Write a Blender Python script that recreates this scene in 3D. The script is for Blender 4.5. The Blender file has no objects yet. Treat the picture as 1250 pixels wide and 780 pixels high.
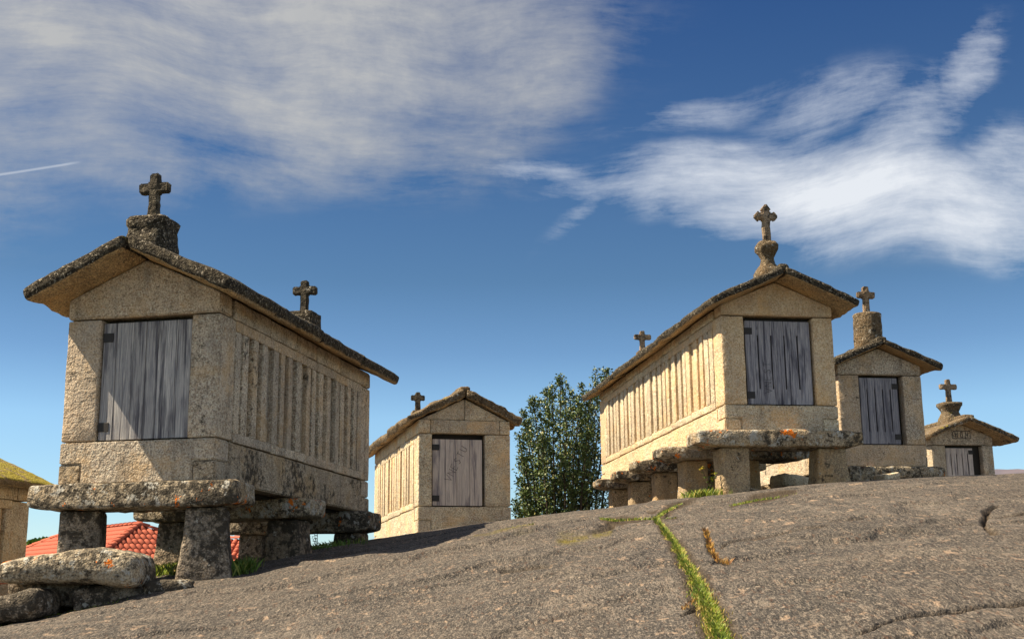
import bpy, bmesh, math, random
import numpy as np
from math import radians, sin, cos, tan, sqrt, pi
from mathutils import Vector, Matrix, noise, Euler

SC = bpy.context.scene
COL = SC.collection
random.seed(7)

# ------------------------------------------------------------------ camera
FPX = 1536.9; TILT = radians(12.32); ROLL = radians(0.6)      # focal length in pixels of a 1250 px wide picture
cam_data = bpy.data.cameras.new('camera')
cam_data.sensor_width = 36.0
cam_data.lens = 36.0 * FPX / 1250.0
cam_data.clip_start = 0.05
cam_data.clip_end = 30000
cam = bpy.data.objects.new('camera', cam_data); COL.objects.link(cam)
cam.matrix_world = Matrix.Rotation(pi/2 + TILT, 4, 'X') @ Matrix.Rotation(-ROLL, 4, 'Z')
SC.camera = cam

def ray(px, py):
    """direction in world space (camera eye is the origin) through a pixel of the 1250x780 photo, scaled to dy = 1"""
    a, b = (px-625)/FPX, -(py-390)/FPX
    x = a*cos(ROLL)+b*sin(ROLL); u = -a*sin(ROLL)+b*cos(ROLL)
    y = cos(TILT)-u*sin(TILT); z = sin(TILT)+u*cos(TILT)
    return x/y, z/y
def P(px, py, Y):
    u, s = ray(px, py); return Vector((u*Y, Y, s*Y))
def dir_azel(px, py):
    u, s = ray(px, py)
    return math.atan2(u, 1.0), math.atan2(s, sqrt(1+u*u))

# ------------------------------------------------------------------ sun and sky
SUN_EL = radians(52)
sd = Vector((-1.0, -0.09, 0)).normalized()*cos(SUN_EL) + Vector((0, 0, sin(SUN_EL)))
sun_data = bpy.data.lights.new('sun', 'SUN'); sun_data.energy = 5.0; sun_data.angle = radians(0.5)
sun_data.color = (1.0, 0.82, 0.57)
sun = bpy.data.objects.new('sun', sun_data); COL.objects.link(sun)
sun.rotation_euler = sd.to_track_quat('Z', 'Y').to_euler()

SC.view_settings.view_transform = 'Standard'; SC.view_settings.look = 'None'
SC.view_settings.gamma = 1; SC.view_settings.use_curve_mapping = False
SC.view_settings.exposure = 1.1

W = bpy.data.worlds.new('World'); SC.world = W; W.use_nodes = True

class NT:
    """small helper for building node trees"""
    def __init__(s, tree): s.t = tree; s.n = tree.nodes; s.l = tree.links
    def add(s, typ, **kw):
        nd = s.n.new(typ)
        for k, v in kw.items(): setattr(nd, k, v)
        return nd
    def put(s, sock, val):
        if isinstance(val, bpy.types.NodeSocket): s.l.new(val, sock)
        else: sock.default_value = val
    def math(s, op, a, b=0.0, c=0.0, clamp=False):
        nd = s.add('ShaderNodeMath', operation=op, use_clamp=clamp)
        s.put(nd.inputs[0], a); s.put(nd.inputs[1], b); s.put(nd.inputs[2], c)
        return nd.outputs[0]
    def vmath(s, op, a, b=(0, 0, 0), out=0):
        nd = s.add('ShaderNodeVectorMath', operation=op)
        s.put(nd.inputs[0], a); s.put(nd.inputs[1], b)
        return nd.outputs[out]
    def mix(s, fac, a, b, blend='MIX'):
        nd = s.add('ShaderNodeMix', data_type='RGBA', blend_type=blend)
        s.put(nd.inputs[0], fac); s.put(nd.inputs[6], a); s.put(nd.inputs[7], b)
        return nd.outputs[2]
    def noise(s, vec, scale, detail=4, rough=0.55, dist=0.0, out=0, dims='3D'):
        nd = s.add('ShaderNodeTexNoise', noise_dimensions=dims)
        s.put(nd.inputs['Vector'], vec)
        nd.inputs['Scale'].default_value = scale; nd.inputs['Detail'].default_value = detail
        nd.inputs['Roughness'].default_value = rough; nd.inputs['Distortion'].default_value = dist
        return nd.outputs[out]
    def vor(s, vec, scale, feature='F1', rnd=1.0, out=0):
        nd = s.add('ShaderNodeTexVoronoi', feature=feature)
        s.put(nd.inputs['Vector'], vec); nd.inputs['Scale'].default_value = scale
        nd.inputs['Randomness'].default_value = rnd
        return nd.outputs[out]
    def rng(s, v, a, b, c=0.0, d=1.0, smooth=True):
        nd = s.add('ShaderNodeMapRange', interpolation_type='SMOOTHSTEP' if smooth else 'LINEAR')
        s.put(nd.inputs[0], v)
        for i, x in enumerate((a, b, c, d)): nd.inputs[i+1].default_value = x
        return nd.outputs[0]
    def mapping(s, vec, loc=(0, 0, 0), rot=(0, 0, 0), scale=(1, 1, 1), typ='POINT'):
        nd = s.add('ShaderNodeMapping', vector_type=typ)
        s.put(nd.inputs[0], vec)
        nd.inputs[1].default_value = loc; nd.inputs[2].default_value = rot; nd.inputs[3].default_value = scale
        return nd.outputs[0]

def build_world():
    W.node_tree.nodes.clear()
    k = NT(W.node_tree)
    out = k.add('ShaderNodeOutputWorld'); bg = k.add('ShaderNodeBackground')
    sky = k.add('ShaderNodeTexSky', sky_type='NISHITA')
    sky.sun_disc = False; sky.sun_elevation = SUN_EL
    sky.sun_rotation = math.atan2(sd.x, sd.y)
    sky.altitude = 400; sky.air_density = 1.0; sky.dust_density = 0.0; sky.ozone_density = 2.6
    raw = sky.outputs[0]
    # clouds: high cirrus laid out by compass direction (azimuth, elevation in radians)
    tc = k.add('ShaderNodeTexCoord').outputs['Generated']
    sp = k.add('ShaderNodeSeparateXYZ'); k.l.new(tc, sp.inputs[0])
    az = k.math('ARCTAN2', sp.outputs[0], sp.outputs[1])
    el = k.math('ARCSINE', sp.outputs[2])
    # deep, polarised-looking blue overhead easing into pale blue near the horizon, the same all the way round
    rp = k.add('ShaderNodeValToRGB'); k.l.new(k.math('DIVIDE', el, 1.6), rp.inputs[0])
    stops = [(0.0, (0.504, 0.569, 0.634)), (0.038, (0.52, 0.601, 0.65)), (0.085, (0.530, 0.625, 0.665)), (0.117, (0.366, 0.455, 0.52)), (0.153, (0.268, 0.357, 0.406)), (0.2875, (0.142, 0.24, 0.361)), (1.0, (0.134, 0.227, 0.349))]
    el_ = rp.color_ramp.elements
    el_[0].position = stops[0][0]; el_[0].color = (*stops[0][1], 1); el_[1].position = 1.0; el_[1].color = (*stops[-1][1], 1)
    for t, cc in stops[1:-1]:
        e = el_.new(t); e.color = (*cc, 1)
    base = k.mix(1.0, raw, rp.outputs[0], 'MULTIPLY')
    cb = k.add('ShaderNodeCombineXYZ'); k.l.new(az, cb.inputs[0]); k.l.new(el, cb.inputs[1])
    p = cb.outputs[0]
    w1 = k.vmath('SUBTRACT', k.noise(p, 4.0, 1, 0.5, out=1), (0.5, 0.5, 0.5))
    sc = k.add('ShaderNodeVectorMath', operation='SCALE'); k.l.new(w1, sc.inputs[0]); sc.inputs[3].default_value = 0.10
    pw = k.vmath('ADD', p, sc.outputs[0]); pf = pw
    w2 = k.vmath('SUBTRACT', k.noise(p, 22.0, 3, 0.55, out=1), (0.5, 0.5, 0.5))
    sc2 = k.add('ShaderNodeVectorMath', operation='SCALE'); k.l.new(w2, sc2.inputs[0]); sc2.inputs[3].default_value = 0.011
    pw = k.vmath('ADD', pw, sc2.outputs[0])
    def blobs(lst):
        tot = None
        for (cx, cy, rx, ry, ang, wt) in lst:
            a, e = dir_azel(cx, cy)
            m = k.mapping(pw, (a, e, 0), (0, 0, radians(ang)), (rx/FPX, ry/FPX, 1), 'TEXTURE')
            ln = k.vmath('LENGTH', m, out=1)
            v = k.rng(ln, 1.5, 0.0, 0.0, wt)
            tot = v if tot is None else k.math('MAXIMUM', tot, v)
        return tot
    # (photo position, half sizes in photo pixels, tilt, weight)
    grey = blobs(CL_GREY); white = blobs(CL_WHITE)
    st = k.mapping(pf, (0, 0, 0), (0, 0, radians(24)), (4.5, 20.0, 1))
    n1 = k.noise(st, 1.0, 12, 0.66, 0.0)
    st2 = k.mapping(pf, (3, 1, 0), (0, 0, radians(-25)), (5.0, 22.0, 1))
    n2 = k.noise(st2, 1.0, 12, 0.66, 0.0)
    n3 = k.noise(pw, 7.0, 12, 0.64, 0.0)
    n4 = k.noise(k.mapping(pf, (1, 5, 0), (0, 0, radians(-32)), (18.0, 90.0, 1)), 1.0, 8, 0.7, 0.1)
    nn = k.math('ADD', k.math('MULTIPLY', n1, 0.42), k.math('ADD', k.math('MULTIPLY', n3, 0.38), k.math('MULTIPLY', n4, 0.20)))
    nw = k.math('ADD', k.math('MULTIPLY', n2, 0.42), k.math('ADD', k.math('MULTIPLY', n3, 0.40), k.math('MULTIPLY', n4, 0.18)))
    # out of view, unseen cirrus is added fuller, to brighten the shaded walls
    far = k.rng(k.noise(p, 2.2, 2, 0.5), 0.33, 0.56, 0.0, 0.95)
    inview = k.math('MULTIPLY', k.rng(k.math('ABSOLUTE', az), 0.40, 0.70, 0.0, 1.0), far)
    above = k.math('MULTIPLY', k.rng(el, 0.47, 0.65, 0.0, 1.0), far)
    low = k.rng(el, 0.02, 0.15)
    rest = k.math('MULTIPLY', k.math('MAXIMUM', inview, above), low)
    grey = k.math('MAXIMUM', grey, rest)
    dg = k.rng(k.math('ADD', grey, k.math('MULTIPLY', k.math('SUBTRACT', nn, 0.5), 3.6)), 0.0, 1.15, smooth=False)
    dg = k.math('MULTIPLY', dg, k.rng(grey, 0.0, 0.35))
    dw = k.rng(k.math('ADD', white, k.math('MULTIPLY', k.math('SUBTRACT', nw, 0.5), 4.2)), 0.05, 1.3, smooth=False)
    dw = k.math('MULTIPLY', dw, k.rng(white, 0.0, 0.35))
    # contrail
    a0, e0 = dir_azel(-60, 222); a1, e1 = dir_azel(104, 197)
    ang = math.atan2(e1-e0, a1-a0); ln0 = math.hypot(a1-a0, e1-e0)/2
    m = k.mapping(p, ((a0+a1)/2, (e0+e1)/2, 0), (0, 0, ang), (ln0, 2.0/FPX, 1), 'TEXTURE')
    s2 = k.add('ShaderNodeSeparateXYZ'); k.l.new(m, s2.inputs[0])
    tr = k.math('MULTIPLY', k.rng(k.math('ABSOLUTE', s2.outputs[0]), 1.0, 0.7), k.rng(k.math('ABSOLUTE', s2.outputs[1]), 1.0, 0.2, 0, 0.30))
    g1 = k.mix(n3, SKY['grey_a'], SKY['grey_b'])
    c = k.mix(k.math('MULTIPLY', dg, 0.93), base, g1)
    c = k.mix(tr, c, SKY['white'])
    c = k.mix(k.math('MULTIPLY', dw, 0.9), c, SKY['white'])
    k.l.new(c, bg.inputs[0]); bg.inputs[1].default_value = 0.10
    k.l.new(bg.outputs[0], out.inputs[0])

SKY = dict(grey_a=(1.75, 1.85, 2.0, 1), grey_b=(3.0, 2.95, 2.8, 1), white=(4.1, 4.25, 4.45, 1))
CL_GREY = [(120, 50, 350, 150, 0, 1.0), (430, 45, 340, 130, 4, 1.0), (330, 140, 320, 90, -10, 0.78), (650, 70, 130, 100, 30, 0.66), (60, 160, 230, 76, -14, 0.62), (-150, 60, 300, 190, 0, 0.9), (560, 160, 200, 60, 10, 0.5), (200, 205, 280, 50, -6, 0.42)]
CL_WHITE = [(880, 222, 150, 52, -4, 0.95), (1020, 255, 210, 66, -12, 1.25), (1190, 275, 170, 58, -14, 1.15), (1165, 95, 95, 40, 52, 0.72), (1090, 165, 130, 52, 35, 0.62), (1240, 215, 80, 70, 0, 0.55), (770, 215, 120, 30, 12, 0.45), (845, 130, 130, 30, 6, 0.32), (1000, 130, 110, 44, 10, 0.42), (720, 255, 90, 16, 45, 0.34), (690, 212, 110, 26, -6, 0.42), (930, 180, 110, 30, -5, 0.30)]
build_world()

# ------------------------------------------------------------------ materials
def new_mat(name):
    m = bpy.data.materials.new(name); m.use_nodes = True
    k = NT(m.node_tree); bs = m.node_tree.nodes['Principled BSDF']
    return m, k, bs
def obj_coord(k, scale=40.0):
    tc = k.add('ShaderNodeTexCoord').outputs['Object']
    oi = k.add('ShaderNodeObjectInfo').outputs['Random']
    cb = k.add('ShaderNodeCombineXYZ')
    k.l.new(k.math('MULTIPLY', oi, scale), cb.inputs[0]); k.l.new(k.math('MULTIPLY', oi, scale*1.7), cb.inputs[1]); k.l.new(k.math('MULTIPLY', oi, -scale*.6), cb.inputs[2])
    return k.vmath('ADD', tc, cb.outputs[0]), oi

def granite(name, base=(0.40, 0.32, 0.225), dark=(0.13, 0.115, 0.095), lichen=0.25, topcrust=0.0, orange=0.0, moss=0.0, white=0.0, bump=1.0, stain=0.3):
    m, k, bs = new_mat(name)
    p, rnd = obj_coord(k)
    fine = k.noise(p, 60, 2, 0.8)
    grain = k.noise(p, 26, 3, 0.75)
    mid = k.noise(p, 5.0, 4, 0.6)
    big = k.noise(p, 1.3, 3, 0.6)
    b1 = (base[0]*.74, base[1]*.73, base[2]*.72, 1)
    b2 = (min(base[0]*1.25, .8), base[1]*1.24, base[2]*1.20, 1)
    c = k.mix(k.rng(mid, 0.3, 0.7), b1, b2)
    # mineral grain: dark mica and pale feldspar specks
    c = k.mix(k.rng(grain, 0.52, 0.62, 0, 0.50), c, (dark[0], dark[1], dark[2], 1))
    c = k.mix(k.rng(fine, 0.53, 0.62, 0, 0.72), c, (dark[0]*.6, dark[1]*.6, dark[2]*.6, 1))
    c = k.mix(k.rng(fine, 0.46, 0.38, 0, 0.72), c, (min(.85, base[0]*1.7), min(.85, base[1]*1.75), min(.85, base[2]*1.8), 1))
    rust = k.noise(k.vmath('ADD', p, (11, 4, 2)), 34, 2, 0.7)
    c = k.mix(k.rng(rust, 0.60, 0.68, 0, 0.45), c, (base[0]*.9, base[1]*.62, base[2]*.38, 1))
    # each stone a little different
    r2 = k.math('FRACT', k.math('MULTIPLY', rnd, 7.31))
    c = k.mix(k.math('MULTIPLY', k.rng(rnd, 0.35, 1.0), 0.42), c, (base[0]*.55, base[1]*.56, base[2]*.60, 1))
    c = k.mix(k.math('MULTIPLY', k.rng(r2, 0.5, 1.0), 0.35), c, (min(.8, base[0]*1.15), base[1]*.92, base[2]*.66, 1))
    gold = k.noise(k.vmath('ADD', p, (2, 8, 6)), 1.9, 5, 0.65)
    c = k.mix(k.rng(gold, 0.50, 0.66, 0, 0.45), c, (min(.85, base[0]*1.15), base[1]*.90, base[2]*.55, 1))
    c = k.mix(k.rng(gold, 0.46, 0.34, 0, 0.40), c, (base[0]*.80, base[1]*.86, base[2]*.95, 1))
    # rain stains
    pz = k.mapping(p, scale=(6, 6, 0.9))
    c = k.mix(k.math('MULTIPLY', k.rng(k.noise(pz, 1.0, 4, 0.65), 0.50, 0.72), stain), c, (0.075, 0.065, 0.055, 1))
    # black lichen patches
    ln = k.math('ADD', k.math('MULTIPLY', k.noise(p, 14, 5, 0.75), 0.6), k.math('MULTIPLY', big, 0.4))
    lf = k.rng(ln, 0.60-lichen*.28, 0.68-lichen*.26)
    geo = k.add('ShaderNodeNewGeometry')
    sn = k.add('ShaderNodeSeparateXYZ'); k.l.new(geo.outputs['Normal'], sn.inputs[0])
    if topcrust > 0:
        up = k.rng(k.math('ADD', sn.outputs[2], k.math('MULTIPLY', k.math('SUBTRACT', mid, 0.5), 0.5)), -0.78, -0.5)
        crust = k.rng(k.noise(p, 26, 5, 0.75), 0.42, 0.62)
        crustc = k.mix(crust, (0.012, 0.011, 0.010, 1), (0.085, 0.075, 0.055, 1))
        crustc = k.mix(k.rng(k.noise(p, 38, 3, 0.7), 0.58, 0.64), crustc, (0.34, 0.31, 0.26, 1))
        c = k.mix(lf, c, (0.035, 0.03, 0.026, 1))
        c = k.mix(k.math('MULTIPLY', up, topcrust), c, crustc)
    else:
        c = k.mix(k.math('MULTIPLY', lf, 0.9), c, (0.04, 0.036, 0.03, 1))
    if white > 0:
        wf = k.rng(k.noise(k.vmath('ADD', p, (7, 3, 1)), 9, 5, 0.7), 0.66-white*.16, 0.69-white*.15)
        c = k.mix(k.math('MULTIPLY', wf, 0.8), c, (0.50, 0.50, 0.47, 1))
    if moss > 0:
        mf = k.rng(k.noise(k.vmath('ADD', p, (3, 9, 5)), 4.5, 5, 0.7), 0.66-moss*.2, 0.74-moss*.2)
        mf = k.math('MULTIPLY', mf, k.rng(sn.outputs[2], 0.0, 0.5))
        c = k.mix(mf, c, k.mix(fine, (0.10, 0.115, 0.015, 1), (0.42, 0.33, 0.05, 1)))
    if orange > 0:
        of = k.rng(k.noise(k.vmath('ADD', p, (1, 5, 12)), 6.0, 5, 0.7), 0.76-orange*.22, 0.78-orange*.22)
        c = k.mix(of, c, (0.75, 0.20, 0.02, 1))
    k.l.new(c, bs.inputs['Base Color'])
    bs.inputs['Roughness'].default_value = 0.92
    bs.inputs['Specular IOR Level'].default_value = 0.25
    h = k.math('ADD', k.math('MULTIPLY', grain, 0.8), k.math('MULTIPLY', fine, 0.3))
    h = k.math('ADD', h, k.math('MULTIPLY', k.noise(p, 13, 3, 0.6), 1.0))
    bp = k.add('ShaderNodeBump'); bp.inputs['Strength'].default_value = 1.0; bp.inputs['Distance'].default_value = 0.020*bump
    k.l.new(h, bp.inputs['Height']); k.l.new(bp.outputs[0], bs.inputs['Normal'])
    return m

GR = granite('granite_wall', base=(0.57, 0.495, 0.41), lichen=0.10, stain=0.42)
GR2 = granite('granite_wall_sunlit', base=(0.68, 0.565, 0.42), dark=(0.25, 0.19, 0.13), lichen=0.02, stain=0.2)  # brighter, warmer copy of the wall granite: sunlight put into the colour
GR3 = granite('granite_wall_stained', base=(0.42, 0.37, 0.30), lichen=0.34, stain=0.5)
GSLAB = granite('granite_slab', base=(0.44, 0.38, 0.29), lichen=0.50, orange=0.62, white=0.6, bump=1.6)
GPIL = granite('granite_pillar', base=(0.32, 0.275, 0.225), lichen=0.56, orange=0.12, white=0.2, stain=0.4, bump=1.3)  # heavy lichen also paints in the shade under the granaries
GROOF = granite('granite_roof', base=(0.50, 0.36, 0.20), lichen=-0.2, topcrust=0.98, moss=0.18, bump=1.8)
GROOFW = granite('granite_roof_pale', base=(0.50, 0.36, 0.21), lichen=0.25, topcrust=0.75, moss=0.35, white=0.3, bump=1.8)
GCROSS = granite('granite_cross_dark', base=(0.22, 0.19, 0.14), lichen=0.7, white=0.2, orange=0.1, bump=1.5)
GCROSSL = granite('granite_cross_pale', base=(0.36, 0.285, 0.21), lichen=0.45, white=0.2, orange=0.15, bump=1.2)
GROOFY = granite('granite_roof_mossy', base=(0.40, 0.32, 0.2), lichen=0.2, topcrust=0.5, moss=1.3, bump=1.5)

GPILW = granite('granite_pillar_sunlit', base=(0.52, 0.40, 0.26), lichen=0.12, orange=0.3, white=0.15, stain=0.25, bump=1.3)  # lit copy of the pillar granite, sun warmth put into its colour

def wood_mat(name, a, b, d):
    m, k, bs = new_mat(name)
    p, rnd = obj_coord(k)
    g = k.noise(k.mapping(p, scale=(110, 110, 2.6)), 1.0, 4, 0.75, 0.8)
    g2 = k.noise(k.mapping(p, scale=(26, 26, 0.9)), 1.0, 4, 0.65, 0.4)
    c = k.mix(k.rng(g, 0.36, 0.64), (*a, 1), (*b, 1))
    c = k.mix(k.rng(g2, 0.50, 0.66, 0, 0.85), c, (*d, 1))
    c = k.mix(k.math('MULTIPLY', rnd, 0.3), c, (*d, 1))
    bl = k.noise(k.mapping(p, scale=(9, 9, 1.6)), 1.0, 4, 0.6)
    c = k.mix(k.rng(bl, 0.50, 0.68, 0, 0.6), c, (d[0]*.6, d[1]*.6, d[2]*.75, 1))
    kn = k.vor(k.mapping(p, scale=(5, 5, 2.6)), 1.0)
    c = k.mix(k.rng(kn, 0.10, 0.04, 0, 0.8), c, (d[0]*.5, d[1]*.5, d[2]*.5, 1))
    k.l.new(c, bs.inputs['Base Color']); bs.inputs['Roughness'].default_value = 0.8
    bp = k.add('ShaderNodeBump'); bp.inputs['Distance'].default_value = 0.006
    k.l.new(g, bp.inputs['Height']); k.l.new(bp.outputs[0], bs.inputs['Normal'])
    return m
WOOD1 = wood_mat('weathered_wood', (0.26, 0.27, 0.31), (0.64, 0.63, 0.63), (0.06, 0.06, 0.085))
WOOD2 = wood_mat('weathered_wood_blue', (0.18, 0.19, 0.25), (0.50, 0.50, 0.55), (0.035, 0.037, 0.065))
WOOD3 = wood_mat('weathered_wood_pale', (0.48, 0.42, 0.41), (0.72, 0.66, 0.60), (0.18, 0.165, 0.19))

def flat_mat(name, c, rough=0.7, metal=0.0):
    m, k, bs = new_mat(name)
    p, rnd = obj_coord(k)
    n = k.noise(p, 30, 4, 0.6)
    k.l.new(k.mix(n, (c[0]*.6, c[1]*.6, c[2]*.6, 1), (min(1, c[0]*1.4), min(1, c[1]*1.4), min(1, c[2]*1.4), 1)), bs.inputs['Base Color'])
    bs.inputs['Roughness'].default_value = rough; bs.inputs['Metallic'].default_value = metal
    return m
IRON = flat_mat('rusted_iron', (0.02, 0.018, 0.02), 0.6)
INSIDE = flat_mat('dark_interior', (0.02, 0.017, 0.014))  # near-black colour stands in for the shade inside the chamber
SCRATCH = flat_mat('dark_scratch', (0.03, 0.028, 0.035))

def tile_mat():
    m, k, bs = new_mat('clay_tile')
    p, rnd = obj_coord(k)
    n = k.noise(p, 9, 4, 0.6)
    c = k.mix(n, (0.34, 0.055, 0.028, 1), (0.58, 0.16, 0.09, 1))
    c = k.mix(k.math('MULTIPLY', rnd, 0.5), c, (0.33, 0.06, 0.035, 1))
    k.l.new(c, bs.inputs['Base Color']); bs.inputs['Roughness'].default_value = 0.8
    return m
TILE = tile_mat()

def plaster_mat():
    m, k, bs = new_mat('plaster')
    p, rnd = obj_coord(k)
    k.l.new(k.mix(k.noise(p, 2, 5, 0.6), (0.55, 0.5, 0.42, 1), (0.7, 0.66, 0.58, 1)), bs.inputs['Base Color'])
    bs.inputs['Roughness'].default_value = 0.9
    return m
PLASTER = plaster_mat()

def rock_mat():
    m, k, bs = new_mat('bedrock_granite')
    p = k.add('ShaderNodeTexCoord').outputs['Object']
    ps = k.mapping(p, rot=(0, 0, radians(8)), scale=(1, .26, 1))      # the grain of the rock runs with the slope
    big = k.noise(p, 0.6, 5, 0.6)
    mid = k.noise(p, 2.6, 6, 0.65)
    sm = k.noise(ps, 13, 4, 0.75)
    fine = k.noise(ps, 48, 3, 0.75)
    vfine = k.noise(ps, 120, 2, 0.8)
    band = k.noise(k.mapping(p, rot=(0, 0, radians(-28)), scale=(.45, 1.7, 1)), 1.0, 7, 0.7, 0.6)
    pat = k.noise(k.mapping(p, (4, 7, 0), (0, 0, radians(20)), (1.3, .55, 1)), 1.0, 8, 0.72, 0.3)
    c = k.mix(k.rng(big, 0.35, 0.65), (0.048, 0.0445, 0.041, 1), (0.070, 0.060, 0.0505, 1))
    c = k.mix(k.rng(band, 0.50, 0.64, 0, 0.7), c, (0.030, 0.0285, 0.027, 1))
    c = k.mix(k.rng(band, 0.47, 0.36, 0, 0.75), c, (0.120, 0.103, 0.084, 1))
    c = k.mix(k.rng(pat, 0.54, 0.64, 0, 0.6), c, (0.150, 0.130, 0.108, 1))
    c = k.mix(k.rng(pat, 0.45, 0.36, 0, 0.5), c, (0.033, 0.031, 0.030, 1))
    c = k.mix(k.rng(mid, 0.52, 0.70, 0, 0.4), c, (0.0311, 0.0281, 0.0252, 1))
    c = k.mix(k.rng(mid, 0.44, 0.32, 0, 0.45), c, (0.1073, 0.0873, 0.0688, 1))
    c = k.mix(k.rng(sm, 0.54, 0.66, 0, 0.45), c, (0.0259, 0.0237, 0.0222, 1))
    c = k.mix(k.rng(sm, 0.42, 0.32, 0, 0.8), c, (0.1702, 0.1369, 0.1073, 1))
    c = k.mix(k.rng(fine, 0.45, 0.37, 0, 0.8), c, (0.1776, 0.148, 0.1184, 1))
    c = k.mix(k.rng(fine, 0.54, 0.63, 0, 0.8), c, (0.0163, 0.0155, 0.0148, 1))
    c = k.mix(k.rng(vfine, 0.55, 0.64, 0, 0.75), c, (0.0133, 0.0126, 0.0126, 1))
    c = k.mix(k.rng(vfine, 0.46, 0.37, 0, 0.75), c, (0.1998, 0.1702, 0.1406, 1))
    rust = k.noise(k.vmath('ADD', ps, (5, 2, 0)), 30, 2, 0.7)
    c = k.mix(k.rng(rust, 0.60, 0.68, 0, 0.5), c, (0.0925, 0.0481, 0.0296, 1))
    ww = k.noise(k.mapping(p, scale=(1.0, 1.8, 1)), 1.7, 5, 0.7, 0.5)
    fl = k.noise(k.mapping(p, rot=(0, 0, radians(-15)), scale=(1, .55, 1)), 9, 5, 0.75)
    c = k.mix(k.math('MULTIPLY', k.rng(fl, 0.58, 0.63), k.rng(ww, 0.42, 0.58, 0, 0.85)), c, (0.2738, 0.1998, 0.1406, 1))
    c = k.mix(k.rng(k.noise(p, 22, 3, 0.7), 0.64, 0.68, 0, 0.7), c, (0.296, 0.2442, 0.1924, 1))
    c = k.mix(k.math('MULTIPLY', k.rng(k.noise(p, 5.5, 6, 0.75), 0.60, 0.66), 0.65), c, (0.020, 0.019, 0.018, 1))
    c = k.mix(1.0, c, (1.03, 1.06, 1.13, 1), 'MULTIPLY')
    at = k.add('ShaderNodeAttribute'); at.attribute_name = 'shade_dirt'
    c = k.mix(at.outputs['Fac'], c, k.mix(sm, (0.018, 0.014, 0.010, 1), (0.06, 0.04, 0.02, 1)))  # dark of the cracks painted in: shade along with dirt and soil
    am = k.add('ShaderNodeAttribute'); am.attribute_name = 'moss'
    mo = k.math('MULTIPLY', am.outputs['Fac'], k.rng(k.noise(p, 16, 4, 0.7), 0.35, 0.55))
    c = k.mix(mo, c, k.mix(fine, (0.05, 0.06, 0.01, 1), (0.20, 0.15, 0.03, 1)))
    k.l.new(c, bs.inputs['Base Color'])
    bs.inputs['Roughness'].default_value = 0.9; bs.inputs['Specular IOR Level'].default_value = 0.3
    h = k.math('ADD', k.math('MULTIPLY', sm, 1.0), k.math('MULTIPLY', fine, 0.35))
    h = k.math('ADD', h, k.math('MULTIPLY', k.noise(ps, 26, 3, 0.6), 0.6))
    bp = k.add('ShaderNodeBump'); bp.inputs['Distance'].default_value = 0.022
    k.l.new(h, bp.inputs['Height']); k.l.new(bp.outputs[0], bs.inputs['Normal'])
    return m
ROCK = rock_mat()

def ground_mat(name, a, b, scale):
    m, k, bs = new_mat(name)
    p = k.add('ShaderNodeTexCoord').outputs['Object']
    k.l.new(k.mix(k.rng(k.noise(p, scale, 6, 0.6), 0.35, 0.65), (*a, 1), (*b, 1)), bs.inputs['Base Color'])
    bs.inputs['Roughness'].default_value = 0.95
    return m
FIELD = ground_mat('grass_field', (0.05, 0.07, 0.02), (0.12, 0.12, 0.04), 0.2)
HILLM = ground_mat('hazy_hill', (0.085, 0.085, 0.125), (0.13, 0.115, 0.15), 0.01)  # blue-purple of distant haze put into the hill's own colour

def leaf_mat(name, a, b, c2=None, rough=0.45, trans=0.15):
    m, k, bs = new_mat(name)
    at = k.add('ShaderNodeAttribute'); at.attribute_name = 'tone'
    c = k.mix(at.outputs['Fac'], (*a, 1), (*b, 1))
    if c2: c = k.mix(k.rng(at.outputs['Fac'], 0.86, 0.9), c, (*c2, 1))
    k.l.new(c, bs.inputs['Base Color']); bs.inputs['Roughness'].default_value = rough
    bs.inputs['Transmission Weight'].default_value = 0.0
    return m
LEAF = leaf_mat('camellia_leaf', (0.022, 0.060, 0.016), (0.15, 0.20, 0.05), (0.33, 0.31, 0.11), 0.52)  # palest tone paints sun glints on some leaves
GRASS = leaf_mat('grass_blade', (0.06, 0.125, 0.008), (0.24, 0.29, 0.015), (0.38, 0.29, 0.08), 0.6)
GRASSD = leaf_mat('green_weed_leaf', (0.05, 0.12, 0.012), (0.13, 0.22, 0.02), (0.22, 0.25, 0.04), 0.6)
SUCC = leaf_mat('succulent_leaf', (0.13, 0.03, 0.012), (0.40, 0.25, 0.03), (0.42, 0.20, 0.02), 0.6)
BARK = flat_mat('tree_bark', (0.055, 0.04, 0.03), 0.9)

# ------------------------------------------------------------------ object helpers
def root(name, label, cat, loc, yaw=0.0, group=None):
    o = bpy.data.objects.new(name, None); COL.objects.link(o)
    o.location = loc; o.rotation_euler = (0, 0, yaw); o.empty_display_size = 0.2
    tag(o, label, cat, group)
    return o
def tag(o, label=None, cat=None, group=None, kind=None):
    if label: o['label'] = label
    if cat: o['category'] = cat
    if group: o['group'] = group
    if kind: o['kind'] = kind
    return o
def link(name, me, mat=None, parent=None, loc=(0, 0, 0), rot=(0, 0, 0), smooth=None):
    if mat is not None and not me.materials: me.materials.append(mat)
    o = bpy.data.objects.new(name, me); COL.objects.link(o)
    o.location = loc; o.rotation_euler = rot
    if parent: o.parent = parent
    return o
def bm_mesh(bm, name='mesh', smooth=True):
    bmesh.ops.recalc_face_normals(bm, faces=bm.faces)
    me = bpy.data.meshes.new(name); bm.to_mesh(me); bm.free()
    if smooth: me.polygons.foreach_set('use_smooth', [True]*len(me.polygons))
    return me
def axis_coords(h, r, cell):
    if h <= r*1.02: r = h*.5
    n = max(1, int(round(2*(h-r)/cell)))
    a = [-h, -h+r*.29, -h+r]
    a += [-h+r+(2*(h-r))*i/n for i in range(1, n)]
    a += [h-r, h-r*.29, h]
    return a, r
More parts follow.
